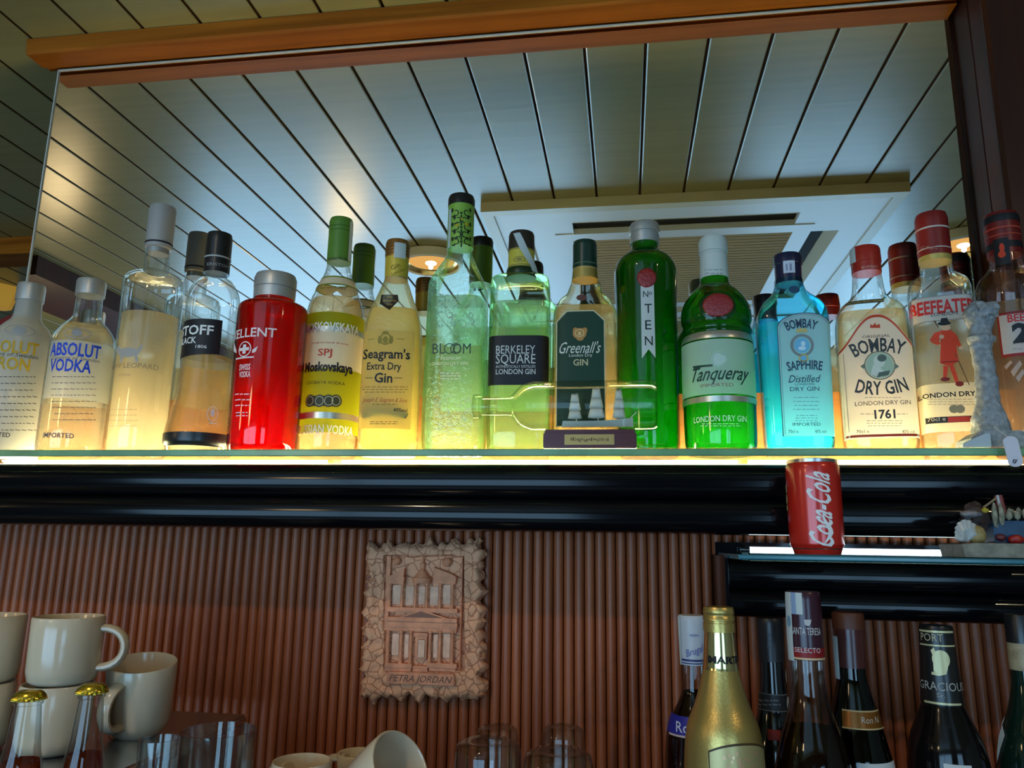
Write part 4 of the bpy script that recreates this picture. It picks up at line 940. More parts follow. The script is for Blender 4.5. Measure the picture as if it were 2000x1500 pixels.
# ------------------------------------------------------------------ ornaments on the upper shelf
# ship in a bottle
SX0 = at(1064, 860, 0.93)[0]; SX1 = at(1243, 860, 0.93)[0]; PZ = at(1150, 841, 0.922)[2]
yc = 0.926
t = thing('ship_in_a_bottle', 'glass sailing ship inside a lying bottle on a maroon plinth', 'ornament', ((SX0+SX1)/2, yc, ZS))
hw = (SX1-SX0)/2; ph = PZ-ZS
MB().box(-hw, -0.016, 0, hw, 0.016, ph*0.82, 0.001).box(-hw*0.97, -0.0145, ph*0.80, hw*0.97, 0.0145, ph, 0.001).build('plinth', pbr('maroon_wood', (0.085, 0.010, 0.012), 0.3, coat=0.3), t)
pl = MB().box(at(1104, 858, 0.921)[0]-(SX0+SX1)/2, -0.0172, ph*0.18, at(1200, 858, 0.921)[0]-(SX0+SX1)/2, -0.0158, ph*0.72).build('name_plate', pbr('aged_brass', (0.42, 0.26, 0.09), 0.35, 0.8), t, False)
em = MB(); rg = random.Random(5); xq = at(1116, 858, 0.921)[0]-(SX0+SX1)/2; xe = at(1190, 858, 0.921)[0]-(SX0+SX1)/2
while xq < xe:                                   # worn engraving, too small to read
    q = rg.uniform(0.0008, 0.0022); em.box(xq, -0.0176, ph*rg.uniform(0.32, 0.42), xq+q*0.7, -0.0171, ph*rg.uniform(0.46, 0.58)); xq += q+0.0006
em.build('engraving', ink((0.10, 0.05, 0.02)), pl, False)
br = (at(1150, 745, yc)[2]-PZ)/2*1.0; bz = ph+br+0.0004; xo = (SX0+SX1)/2
X = lambda px: at(px, 795, yc)[0]-xo
prof = [(X(1283), br*0.55), (X(1282), br*0.93), (X(1274), br), (X(1040), br), (X(1018), br*0.86), (X(1004), br*0.55), (X(996), br*0.40), (X(940), br*0.37), (X(938), br*0.50), (X(926), br*0.50), (X(925), br*0.42)]
g = MB().lathe([(x, r) for x, r in prof], 40); g.v = [(z, y, x) for x, y, z in g.v]; g.v = [(a, b_, c+bz) for a, b_, c in g.v]
SHIPGLASS = shell('thin_clear_glass', (0.95, 0.97, 0.94), (0.62, 0.68, 0.58), 0.02, inner=0.10, fmax=0.18)
g.build('bottle_body', SHIPGLASS, t, sharp=50)
SG = pbr('moulded_glass', (0.55, 0.58, 0.52), 0.12, 0.0, 0.8); SAIL = pbr('frosted_sail', (0.62, 0.62, 0.56), 0.4)
zf = bz-br*0.86
hull = MB(); n = 14; sv = []; sf = []
hx0, hx1 = X(1100), X(1236)
for i in range(n+1):
    u = i/n; x = hx0+(hx1-hx0)*u; wd = 0.0085*math.sin(PI*min(1, u*0.92+0.08))**0.6; zt = 0.0055+0.006*u**3+0.002*(1-u)**2
    sv += [(x, -wd, zf+zt), (x-0.002*(1-u), -wd*0.5, zf), (x-0.002*(1-u), wd*0.5, zf), (x, wd, zf+zt)]
for i in range(n):
    for k in range(3): sf.append((4*i+k, 4*i+k+1, 4*i+4+k+1, 4*i+4+k))
    sf.append((4*i+3, 4*i, 4*i+4, 4*i+7))
sf += [(0, 1, 2, 3), (4*n+3, 4*n+2, 4*n+1, 4*n)]
hu = mesh_obj('hull', sv, sf, SG, t)
MB().tube([(hx1-0.004, 0, zf+0.010), (X(1243), 0, zf+0.018)], 0.0006, 6).build('bowsprit', SG, t)
for j, (px, top, wds) in enumerate(((1126, 768, (9, 12, 14)), (1168, 757, (10, 14, 17)), (1212, 760, (8, 11, 13)))):
    x = X(px); zt = at(px, top, yc)[2]-ZS; ht = zt-zf-0.008
    ms = MB().tube([(x, 0, zf+0.004), (x, 0, zt)], 0.0006, 6).build('mast', SG, t)
    for q, wpx in enumerate(wds):
        w2 = wpx*mpp(xo, yc, ZS); z1 = zt-ht*0.30*q-0.001; z0 = z1-ht*0.29; sv = []; sf = []
        for i in range(7):
            for k in range(5):
                a = -1+2*i/6; b_ = k/4; sv.append((x+a*w2*(0.72+0.28*b_)*1.0-0.002, -0.0035*(1-a*a)*math.sin(PI*b_)-0.001, z1+(z0-z1)*b_-0.0012*(1-a*a)*b_))
        for i in range(6):
            for k in range(4): sf.append((5*i+k, 5*i+k+1, 5*i+6+k, 5*i+5+k))
        o = mesh_obj('sail', sv, sf, SAIL, t)
        md = o.modifiers.new('thick', 'SOLIDIFY'); md.thickness = 0.0008

# grey stone column souvenir
STONE = pbr('speckled_plaster', (0.27, 0.29, 0.30), 0.75, var=0.35, vscale=180, bump=0.9, bscale=220)
b = Bottle('column_souvenir', 'grey-blue plaster column souvenir with flared base before the right-hand gin bottles', 'ornament', 1940, 0.935, ZS,
           [(874, 40, 'c'), (838, 40, 'c'), (834, 38), (815, 35), (800, 31), (784, 24), (740, 22), (690, 20), (672, 23, 'c'), (668, 30, 'c'), (660, 32, 'c'), (656, 26, 'c'), (640, 24), (622, 31), (606, 27), (594, 17), (588, 6, 'c')], yaw=0.0)
o = b.body(STONE, 'column', 40)
for q in o.data.vertices:
    d = noise.noise(Vector((q.co.x*120, q.co.y*120, q.co.z*120)))*0.0022+noise.noise(Vector((q.co.x*40, q.co.y*40+3, q.co.z*60)))*0.003
    r = math.hypot(q.co.x, q.co.y)
    if r > 0.003 and q.co.z > 0.002: q.co.x += q.co.x/r*d; q.co.y += q.co.y/r*d
mw = b.m(860)
bs = MB(); 
bs.prism([(-58*mw, 0), (62*mw, 0), (62*mw, 22*mw), (40*mw, 34*mw), (-30*mw, 34*mw), (-50*mw, 20*mw)], -0.018, 0.022, 'y')
bs.build('base', STONE, b.root, False)
MB().prism([(-72*mw, 0), (-22*mw, 0), (-22*mw, 26*mw), (-30*mw, 27*mw), (-72*mw, 7*mw)], -0.026, -0.0185, 'y').build('base_wedge', pbr('pale_plaster', (0.42, 0.48, 0.52), 0.7), b.root, False)
MB().blob((0.004, -0.008, zat(b.x, b.Y, 612)-b.zb), (25*mw, 20*mw, 20*mw), 0.5, 700, 3, 3.0).build('capital', STONE, b.root)

# paper price tag hanging over the shelf edge
tx, ty, tz = at(1971, 852, 0.893)
tg = thing('price_tag', 'small white paper tag hanging over the shelf edge below the stone column', 'tag', (tx, ty, tz))
m_ = mpp(tx, ty, tz); hw = 13.5*m_; L = 60*m_; pts = []
for i in range(9): pts.append((hw*math.cos(PI*i/8), -hw*0.7+hw*0.7*math.sin(PI*i/8)))
for i in range(9): pts.append((hw*math.cos(PI+PI*i/8), -L+hw*0.7+hw*0.7*math.sin(PI+PI*i/8)))
th = 0.12; rt = lambda x, z: (x*math.cos(th)-z*math.sin(th), x*math.sin(th)+z*math.cos(th))
MB().prism([rt(*p) for p in pts], -0.0004, 0.0004, 'y').build('card', pbr('tag_paper', (0.62, 0.60, 0.66), 0.6), tg, False)
sc = MB()
for r0, n_ in ((5, 20), (3, 14)):
    sc.tube([(rt((r0*math.cos(a*0.9)+0.6*a-4)*m_*0.8, -L*0.82+r0*0.7*math.sin(a*1.1)*m_)[0], -0.0006, rt((r0*math.cos(a*0.9)-2)*m_*0.8, -L*0.82+r0*0.8*math.sin(a*1.1)*m_)[1]) for a in [k*0.6 for k in range(n_)]], 0.00025, 5)
sc.build('scribble', BL, tg)
MB().tube([(0, 0, -0.002), (-0.002, 0.012, 0.006), (-0.004, 0.022, 0.014)], 0.0004, 6).build('string', WHITEPAPER, tg)

# ------------------------------------------------------------------ short lower shelf
ALU = pbr('aluminium', (0.62, 0.62, 0.62), 0.28, 1.0)
b = Bottle('drink_can', 'red drink can with white script lettering on the short glass shelf', 'can', 1597, 0.885, LZ,
           [(1077, 46, 'c'), (1070, 50, 'c'), (1062, 54), (930, 54), (914, 53), (905, 49, 'c')], yaw=-0.62)
b.body(pbr('red_can_paint', (0.62, 0.020, 0.010), 0.25, 0.15, 0.6, coat=0.4), 'can_body')
b.part('top_rim', [(906, 50, 'c'), (900, 50, 'c'), (899, 47.5, 'c')], ALU); b.part('bottom_rim', [(1077.5, 46.5, 'c'), (1071, 50.3, 'c')], ALU, caps=(True, False))
wc = ink((0.80, 0.78, 0.76), 0.35)
b.deco('lettering', wc, [b.text('Coca-Cola', 1601, 991, 42, 140, rot=PI/2, shear=0.35, bold=0.015)], 0.0008)
sw = []
for i in range(14):
    u = i/13; y = 1060-62*u; x = 1611+9*math.sin(u*5.2)+6*u; sw.append((x, y, 3.5*math.sin(PI*min(1, u+0.1))+1))
sv = []
for x, y, w2 in sw: sv += [b.p(x-w2, y), b.p(x+w2, y)]
b.deco('swash', wc, [(sv, [(2*i, 2*i+1, 2*i+3, 2*i+2) for i in range(13)])], 0.0009)
b.deco('side_print', ink((0.45, 0.36, 0.16)), [b.ell(1537, 955, 4, 9), b.ell(1538, 975, 5, 10), b.ell(1539, 992, 4, 6)], 0.0008)

# resin seaside souvenir
t = thing('seaside_souvenir', 'painted resin souvenir with shell, figure and coral at the right end of the short shelf', 'ornament', (at(1930, 1078, 0.885)[0], 0.885, LZ))
ox, oz = t.location.x, LZ; Q = lambda px, py: (at(px, py, 0.885)[0]-ox, at(px, py, 0.885)[2]-oz)
ms = mpp(ox, 0.885, LZ)
bsd = MB(); x0, x1 = Q(1860, 1070)[0], Q(2030, 1070)[0]; hb = Q(1900, 1061)[1]
bsd.prism([(x0, 0), (x1, 0), (x1, hb), (x0+0.012, hb), (x0-0.002, hb*0.9)], -0.03, 0.03, 'y'); bsd.build('base', pbr('grey_resin', (0.20, 0.19, 0.14), 0.6, var=0.3, vscale=120, bump=0.5, bscale=150), t, False)
sh = MB()
for i in range(9):
    a = 0.9+1.9*i/8; c = Q(1878, 1056); r = 38*ms*(0.75+0.25*math.sin(i*0.6))
    sh.tube([(c[0], -0.012, c[1]), (c[0]+r*0.6*math.cos(a), -0.016, c[1]+r*0.6*math.sin(a)), (c[0]+r*math.cos(a), -0.012, c[1]+r*math.sin(a))], [0.002, 0.0038, 0.0030], 8)
sh.build('shell', pbr('shell_white', (0.46, 0.48, 0.46), 0.25), t)
c = Q(1898, 1045); MB().blob((c[0], -0.012, c[1]), (16*ms, 13*ms, 19*ms), 0.12, 400).build('pebble_face', pbr('sand_paint', (0.30, 0.22, 0.08), 0.5, var=0.3, vscale=150), t)
c = Q(1905, 1012); MB().blob((c[0], 0.0, c[1]), (26*ms, 16*ms, 32*ms), 0.35, 300, 3, 5.0).build('dark_figure', pbr('dark_paint', (0.030, 0.018, 0.016), 0.5), t)
cc = Q(1891, 1004); MB().blob((cc[0], -0.006, cc[1]), (19*ms, 12*ms, 7*ms), 0.2, 300).build('grey_hood', pbr('mauve_paint', (0.22, 0.20, 0.20), 0.5), t)
c = Q(1911, 998); MB().blob((c[0], -0.016, c[1]), (6*ms, 4*ms, 5*ms), 0.3, 900).build('yellow_flower', pbr('yellow_paint', (0.40, 0.30, 0.02), 0.5), t)
a, c = Q(1914, 992), Q(1944, 970); MB().tube([(a[0], -0.008, a[1]), (c[0], -0.008, c[1])], 0.0012, 6).build('rope', pbr('rope', (0.25, 0.16, 0.09), 0.7), t)
a, c = Q(1953, 1006), Q(1944, 968); MB().tube([(a[0], -0.006, a[1]), (c[0], -0.006, c[1])], [0.0045, 0.0040], 12).build('lighthouse', pbr('faded_red', (0.22, 0.045, 0.04), 0.5), t)
a, c = Q(1948, 1006), Q(1939.5, 968); MB().tube([(a[0], -0.0095, a[1]), (c[0], -0.0095, c[1])], [0.0016, 0.0014], 8).build('white_stripe', pbr('chalk_white', (0.45, 0.43, 0.43), 0.6), t)
co = MB()
for i in range(22):
    px = 1934+i*5; py = 1006+4*math.sin(i*1.7)-i*0.15; c = Q(px, py); co.blob((c[0], -0.010+0.004*math.sin(i*2.1), c[1]), (5*ms, 5*ms, 9*ms if i > 2 else 24*ms), 0.35, 700, 2, i*1.3)
co.build('coral_rock', pbr('coral', (0.24, 0.23, 0.16), 0.8, var=0.4, vscale=200, bump=0.6, bscale=260), t)
a, c = Q(1938, 1060), Q(2030, 1018); MB().box(a[0], -0.006, a[1], c[0], 0.020, c[1]).build('blue_sea', pbr('sea_blue', (0.012, 0.045, 0.10), 0.4, var=0.4, vscale=80), t, False)
c = Q(1976, 1054); MB().blob((c[0], -0.010, c[1]), (14*ms, 7*ms, 9*ms), 0.2, 300).build('red_boat', pbr('boat_red', (0.32, 0.012, 0.008), 0.4), t)
c = Q(1948, 1050); MB().blob((c[0], -0.008, c[1]), (10*ms, 6*ms, 7*ms), 0.2, 300, 3, 2.0).build('dark_boat', pbr('wine_paint', (0.10, 0.012, 0.016), 0.5), t)

# ------------------------------------------------------------------ wall plaque of a rock facade
YP_ = 1.046
TC = pbr('terracotta', (0.70, 0.27, 0.13), 0.65, var=0.25, vscale=60, bump=0.35, bscale=140)
m, nt, out = nmat('crackled_terracotta')
bb = nt.nodes.new('ShaderNodeBsdfPrincipled'); bb.inputs['Roughness'].default_value = 0.7
tc = nt.nodes.new('ShaderNodeTexCoord'); vo = nt.nodes.new('ShaderNodeTexVoronoi'); vo.feature = 'DISTANCE_TO_EDGE'; vo.inputs['Scale'].default_value = 75
nz = nt.nodes.new('ShaderNodeTexNoise'); nz.inputs['Scale'].default_value = 60
mxv = nt.nodes.new('ShaderNodeMixRGB'); mxv.inputs[0].default_value = 0.002; link(nt, tc.outputs['Object'], mxv.inputs[1]); link(nt, nz.outputs[1], mxv.inputs[2]); link(nt, mxv.outputs[0], vo.inputs[0])
rp = nt.nodes.new('ShaderNodeValToRGB'); rp.color_ramp.elements[0].position = 0.0; rp.color_ramp.elements[1].position = 0.07
rp.color_ramp.elements[0].color = (0.32, 0.09, 0.035, 1); rp.color_ramp.elements[1].color = (0.76, 0.36, 0.19, 1)
link(nt, vo.outputs['Distance'], rp.inputs[0]); link(nt, rp.outputs[0], bb.inputs['Base Color'])
bp = nt.nodes.new('ShaderNodeBump'); bp.inputs['Strength'].default_value = 0.8; bp.inputs['Distance'].default_value = 0.003; link(nt, vo.outputs['Distance'], bp.inputs['Height']); link(nt, bp.outputs[0], bb.inputs['Normal'])
link(nt, bb.outputs[0], out.inputs[0]); CRACK = m
pc = at(825, 1210, YP_)
t = thing('wall_plaque', 'terracotta relief plaque of a columned rock facade on the ribbed wall', 'plaque', (pc[0], YP_, pc[2]))
G = lambda px, py: (at(px, py, YP_)[0]-pc[0], at(px, py, YP_)[2]-pc[2])
NX, NZ = 64, 84; gv = []; gf = []
for j in range(NZ+1):
    for i in range(NX+1):
        s_, t_ = i/NX, j/NZ
        px = (701*(1-t_)+715*t_)*(1-s_)+(948*(1-t_)+943*t_)*s_; py = (1366*(1-s_)+1368*s_)*(1-t_)+(1064*(1-s_)+1054*s_)*t_
        es = max(0, 1-min(s_, 1-s_)/0.10); et = max(0, 1-min(t_, 1-t_)/0.08)
        px += 9.0*es*(noise.noise(Vector((s_*2, t_*17, 1.0)))*1.6+noise.noise(Vector((s_*2, t_*40, 7.0)))*0.7); py += 9.0*et*(noise.noise(Vector((s_*14, t_*2, 4.0)))*2.0+noise.noise(Vector((s_*34, t_, 9.0)))*0.8)
        x, z = G(px, py)
        inside = 752 < px < 906 and 1086 < py < 1311
        y = 0.006 if inside else -0.002+0.004*noise.noise(Vector((px*0.06, py*0.06, 0)))+0.0025*noise.noise(Vector((px*0.15, py*0.15, 5)))-0.003*math.sin(PI*min(1, max(0, 1-es)))+0.010*max(es, et)**3
        gv.append((x, y, z))
for j in range(NZ):
    for i in range(NX): a = j*(NX+1)+i; gf.append((a, a+1, a+NX+2, a+NX+1))
rim = [i for i in range(NX+1)]+[(j*(NX+1)+NX) for j in range(1, NZ+1)]+[NZ*(NX+1)+i for i in range(NX-1, -1, -1)]+[j*(NX+1) for j in range(NZ-1, 0, -1)]
k0 = len(gv); gv += [(gv[i][0]*0.985, 0.0105, gv[i][2]*0.985) for i in rim]
for a in range(len(rim)): b2 = (a+1) % len(rim); gf.append((rim[a], rim[b2], k0+b2, k0+a))
gf.append(tuple(range(k0, k0+len(rim))))
mesh_obj('rocky_border', gv, gf, CRACK, t, True, 55)
def pbox(name, x0, y0, x1, y1, d, mat=TC, back=0.0065):
    a, c = G(x0, y1), G(x1, y0); return MB().box(a[0], -d, a[1], c[0], back, c[1], 0.0006).build(name, mat, t)
def pcol(x, y0, y1, r, d=-0.0005):
    a, c = G(x, y1), G(x, y0); rr_ = r*mpp(pc[0], YP_, pc[2]); h = c[1]-a[1]
    MB().lathe([(0, rr_*1.35), (h*0.05, rr_*1.35), (h*0.07, rr_), (h*0.90, rr_*0.86), (h*0.92, rr_*1.3), (h, rr_*1.5)], 14, c=((a[0]+c[0])/2, d, a[1])).build('column', TC, t)
for x in (761.5, 785.5, 811.5, 833.5, 859.5, 883.5): pcol(x, 1139, 1189, 2.7)
for x in (758, 783, 802, 839.5, 859, 883): pcol(x, 1231, 1296, 3.2)
pbox('sill', 752, 1296, 806, 1303, 0.004); pbox('sill', 835, 1296, 893, 1303, 0.004); pbox('sill', 754, 1303, 804, 1310, 0.002); pbox('sill', 838, 1303, 890, 1310, 0.002)
pbox('step', 806, 1301, 836, 1306, 0.001); pbox('step', 806, 1306, 836, 1311, 0.003)
pbox('entablature', 754, 1217, 894, 1224, 0.003); pbox('entablature', 754, 1208, 894, 1212, 0.005); pbox('entablature', 756, 1224, 892, 1232, 0.0015); pbox('entablature', 754, 1189, 894, 1194, 0.003)
pbox('entablature', 756, 1212, 892, 1217, 0.0005)
pd = [G(772, 1208), G(876, 1208), G(823, 1190)]; MB().prism([(p[0], p[1]) for p in pd], -0.0035, 0.0065, 'y').build('pediment', TC, t, False)
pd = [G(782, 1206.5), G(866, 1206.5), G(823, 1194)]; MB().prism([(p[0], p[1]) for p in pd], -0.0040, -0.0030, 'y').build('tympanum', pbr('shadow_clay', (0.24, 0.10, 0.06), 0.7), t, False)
for x0, x1 in ((758, 791), (847, 892)):
    pbox('upper_entablature', x0, 1126, x1, 1134, 0.004); pbox('upper_entablature', x0+2, 1134, x1-2, 1140, 0.002)
for pts in ([(760, 1126), (789, 1126), (791, 1110)], [(848, 1108), (848, 1126), (891, 1126), (880, 1120)]):
    MB().prism([G(*p) for p in pts], -0.003, 0.0065, 'y').build('half_pediment', TC, t, False)
a = G(823, 1139); mm_ = mpp(pc[0], YP_, pc[2])
MB().lathe([(0, 19*mm_), (7*mm_, 19*mm_), (7*mm_, 21*mm_), (10*mm_, 21*mm_), (10*mm_, 17*mm_), (24*mm_, 7*mm_), (28*mm_, 4*mm_), (31*mm_, 5*mm_), (36*mm_, 6*mm_), (40*mm_, 4*mm_), (42*mm_, 1.5*mm_), (47*mm_, 2.5*mm_), (50*mm_, 0.8*mm_)], 20, c=(a[0], 0.0045, a[1])).build('tholos_roof', TC, t)
for x, y, r in ((774, 1096, 9), (872, 1098, 10)):
    c = G(x, y); MB().blob((c[0], 0.003, c[1]), (r*mm_, 0.005, r*mm_*0.9), 0.2, 300).build('boulder', TC, t)
LT = pbr('light_clay', (0.80, 0.46, 0.30), 0.7, var=0.2, vscale=80)
for x0, y0, x1, y1 in ((764, 1143, 783, 1180), (790, 1146, 808, 1182), (815, 1146, 830, 1180), (838, 1146, 856, 1182), (863, 1143, 880, 1180), (763, 1238, 779, 1280), (787, 1240, 798, 1285), (844, 1240, 855, 1285), (863, 1238, 879, 1285)):
    pbox('niche_panel', x0, y0, x1, y1, -0.003, LT)
dr = pbox('doorway', 810, 1243, 834, 1287, 0.0, TC); pbox('door_recess', 815, 1249, 831, 1285, 0.0006, LT); pbox('door_lintel', 808, 1236, 836, 1243, 0.002)
pbox('side_pilaster', 897, 1087, 905, 1310, 0.003); pbox('side_pilaster', 752, 1087, 756, 1310, -0.001)
lx, lz = G(824, 1324); v, f = text2d('PETRA JORDAN', 12*mm_, lx, lz, 120*mm_, shear=0.35)
mesh_obj('lettering', [(a, -0.0078, c) for a, c in v], f, ink((0.13, 0.045, 0.02)), t)
a, c = G(758, 1333), G(890, 1315); MB().box(a[0], -0.0074, a[1], c[0], 0.0, c[1], 0.001).build('name_tablet', TC, t)

# ------------------------------------------------------------------ lower counter
CZ = -0.36
bc = MB().box(-1.3, 0.46, CZ-0.04, 0.9, MY-0.016, CZ, 0.004).build('back_counter', pbr('counter_stone', (0.05, 0.045, 0.04), 0.25, var=0.3, vscale=20)); tag(bc, 'dark stone back-bar counter below the ribbed wall', 'counter')
CER = pbr('cream_ceramic', (0.62, 0.50, 0.35), 0.18, 0.0, 0.5, coat=0.3)
def cup_mesh(h, rt_, rb, th=0.0032):
    return [(0.0, rb*0.80), (0.0015, rb*0.86), (h*0.06, rb*0.95), (h*0.2, rb+(rt_-rb)*0.30), (h*0.6, rb+(rt_-rb)*0.75), (h*0.97, rt_), (h, rt_-th*0.3), (h, rt_-th*0.7), (h*0.97, rt_-th), (h*0.5, rb+(rt_-rb)*0.65-th), (h*0.14, rb*0.85-th), (h*0.09, rb*0.5), (h*0.085, 0.001)]
def cup(label, x, y, z, h=0.070, rt_=0.041, rb=0.038, ang=0.0, tilt=None, hs=1.0, group='cream coffee cups', name='coffee_cup'):
    t = thing(name, label, 'cup', (x, y, z), 0, group)
    MB().lathe(cup_mesh(h, rt_, rb), 44, caps=(True, True)).build('cup_body', CER, t, sharp=60)
    r = rb+(rt_-rb)*0.5; P = []
    for i in range(13):
        a = -PI/2+PI*i/12; P.append((r-0.005+0.029*hs*max(0, math.cos(a))**0.7, 0, h*0.52+h*0.30*math.sin(a)))
    hd = MB(); seg = 10; pts = [Vector(p) for p in P]; v = []; f = []
    for i, p in enumerate(pts):
        d = (pts[min(i+1, 12)]-pts[max(i-1, 0)]).normalized(); nrm = Vector((d.z, 0, -d.x))
        for k in range(seg): an = 2*PI*k/seg; v.append(p+nrm*0.0046*math.cos(an)+Vector((0, 1, 0))*0.0078*math.sin(an))
    f = [(i*seg+k, i*seg+(k+1) % seg, (i+1)*seg+(k+1) % seg, (i+1)*seg+k) for i in range(12) for k in range(seg)]+[tuple(range(seg)), tuple(12*seg+k for k in range(seg))]
    hd.add(v, f).build('handle', CER, t)
    t.rotation_euler = (tilt[0], tilt[1], ang) if tilt else (0, 0, ang)
    if tilt: t.rotation_euler = (Matrix.Rotation(tilt[1], 3, 'Y') @ Matrix.Rotation(tilt[0], 3, 'X') @ Matrix.Rotation(ang, 3, 'Z')).to_euler()
    return t
yA = 0.78; xA = at(128, 1270, yA)[0]; zA = zat(xA, yA, 1333); hA = zat(xA, yA, 1203)-zA; mA = mpp(xA, yA, zA); rA = 76*mA/1.16
ang = math.atan2(-yA, -xA)
cup('topmost cream cup of the stack with its handle to the right', xA, yA, zA, hA, rA, rA*0.97, ang+1.25)
cup('cream cup under the topmost cup, behind the gold-capped bottles', xA-0.003, yA, zA-hA-0.0004, hA, rA, rA*0.97, 1.7)
yL = 0.765; xL = at(-32, 1270, yL)[0]; zL = zA
cup('cream cup cut off by the left edge, on top of its stack', xL, yL, zL, hA, rA*1.03, rA, 1.9)
cup('lower cream cup at the left edge under another', xL-0.002, yL, zL-hA-0.0004, hA, rA*1.03, rA, 2.6)
TZ = zA-hA-0.0008
yC = 0.865; xC = at(272, 1400, yC)[0]; zC = zat(xC, yC, 1440); mC = mpp(xC, yC, zC)
cup('tilted cream cup with its handle towards the viewer right of the stack', xC, yC, zC+0.006, 0.079, 72*mC/1.12, 60*mC/1.12, math.atan2(-yC, -xC)-0.62, (0.17, 0.07))
ct = MB().box(-1.25, 0.70, TZ-0.012, xA+0.11, 0.99, TZ, 0.003).box(-1.25, 0.70, CZ+0.0003, -1.23, 0.99, TZ-0.011).box(xA+0.09, 0.70, CZ+0.0003, xA+0.11, 0.99, TZ-0.011)
cs = thing('cup_rack', 'steel rack under the cream cups at the left', 'rack', (0, 0, 0)); ct.build('top', M['steel'], cs, False)
GL = shell('tumbler_glass', (0.93, 0.95, 0.94), (0.50, 0.52, 0.52), 0.04, inner=0.15)
def tumbler(label, px, pyt, Y, rpx, zb, inv=False, h=None, taper=0.86, group='clear bar glasses'):
    x = at(px, pyt, Y)[0]; zt = zat(x, Y, pyt); m = mpp(x, Y, zt); r = rpx*m/math.sqrt(1+((px-1000)/F)**2); h = zt-zb
    t = thing('bar_glass', label, 'glass', (x, Y, zb), 0, group)
    th = 0.002; ro = r; ri = r*taper
    P = [(0, ri*0.9), (0.003, ri), (h, ro), (h, ro-th), (0.014, ri-th), (0.012, 0.001)] if not inv else [(0, ro-th), (0, ro), (h-0.010, ri*1.02), (h-0.003, ri*0.95), (h, ri*0.72), (h-0.002, ri*0.4), (h-0.004, 0.001)]
    MB().lathe(spline([(z, q, True) for z, q in P]) if not inv else P, 36, caps=(not inv, True)).build('glass', GL, t, sharp=50)
    return t
sx = xC; t = tumbler('upturned short glass under the tilted cream cup', 262, 1445, yC, 52, TZ, True)
# two small gold-capped mixers
CROWN = pbr('gold_crown', (0.62, 0.46, 0.05), 0.22, 0.9)
RBR = liquid('red_brown_drink', (0.75, 0.25, 0.10), (0.35, 0.10, 0.03), 0.4, 1.1, 0.2)
for px0, pyc, lab in ((57, 1350, 'leftmost small clear mixer bottle with gold crown cap'), (180, 1337, 'small clear mixer bottle with gold crown cap in front of the cup stack')):
    Yb = 0.63 if px0 < 100 else 0.66; hwc = 35 if px0 < 100 else 32; k = hwc/35
    ztop = at(px0, pyc+14, Yb); x0 = ztop[0]; pb = proj((x0, Yb, CZ))[0]
    b = Bottle('mixer_bottle', lab, 'bottle', pb, Yb, CZ, [(1900, 54*k, 'c'), (1880, 57*k), (1660, 57*k), (1580, 54*k), (pyc+150, 46*k), (pyc+110, 37*k), (pyc+50, 30*k), (pyc+26, 27*k, 'c'), (pyc+24, 31*k, 'c'), (pyc+14, 31*k, 'c')], group='small gold-capped mixers')
    b.body(CLEAR); b.fill(pyc+135, RBR, 0.9)
    z0, r0 = b.rr(pyc+16, hwc); z1, r1 = b.rr(pyc-2, hwc*0.78); cv = []; cf = []; n = 42
    for z, r, am in ((z0, r0, 0.07), (z0+(z1-z0)*0.45, r0*0.93, 0.05), (z0+(z1-z0)*0.8, r1*1.02, 0.0), (z1, r1*0.8, 0.0)):
        cv += [((r*(1+am*math.cos(PI*i)))*math.cos(2*PI*i/n) if True else 0 for _ in (0,)) for i in ()]
        for i in range(n): q = r*(1+(am if i % 2 else -am)); cv.append((q*math.cos(2*PI*i/n), q*math.sin(2*PI*i/n), z))
    for j in range(3):
        for i in range(n): cf.append((j*n+i, j*n+(i+1) % n, (j+1)*n+(i+1) % n, (j+1)*n+i))
    cf += [tuple(range(n-1, -1, -1)), tuple(3*n+i for i in range(n))]
    mesh_obj('crown_cap', cv, cf, CROWN, b.root, True, 50)
tumbler('tall clear glass with open rim right of the cups', 428, 1425, 0.76, 76, CZ)
tumbler('narrow clear glass tucked behind the gold-capped bottles', 312, 1442, 0.66, 42, CZ)
# lower white cups at the bottom edge
T2 = zat(at(590, 1486, 0.80)[0], 0.80, 1486)-0.060
sa = thing('saucer_stand', 'steel stand under the cups at the bottom edge', 'rack', (0, 0, 0)); MB().box(-0.343, 0.70, T2-0.012, -0.178, 0.95, T2, 0.003).box(-0.343, 0.70, CZ+0.0003, -0.33, 0.95, T2-0.011).box(-0.19, 0.70, CZ+0.0003, -0.178, 0.95, T2-0.011).build('top', M['steel'], sa, False)
cup('upright white cup at the bottom edge left of the tilted one', at(590, 1486, 0.80)[0], 0.80, T2+0.0005, 0.060, 60*mpp(-0.3, 0.8, -0.2)/1.04, 0.026, 2.6)
cup('small white cup behind the tipped cup at the bottom edge', at(700, 1470, 0.90)[0], 0.90, T2+0.0005, zat(at(700, 1470, 0.90)[0], 0.90, 1470)-T2, 0.024, 0.018, 2.9)
xt = at(762, 1490, 0.79)[0]
cup('white cup tipped on its side showing its cream inside', xt-0.030, 0.79, T2+0.035, 0.062, 0.036, 0.027, 0.0, (0.35, 0.95))
# stacked upturned glasses
tumbler('upturned glass front left of the four by the plaque', 954, 1446, 0.74, 74, CZ, True); tumbler('upturned glass front right of the four, lower edge', 1090, 1466, 0.72, 78, CZ, True)
tumbler('upturned glass back left of the four below the plaque', 972, 1418, 0.88, 46, CZ, True); tumbler('upturned glass back right of the four beside the gold bottle', 1100, 1418, 0.88, 48, CZ, True)

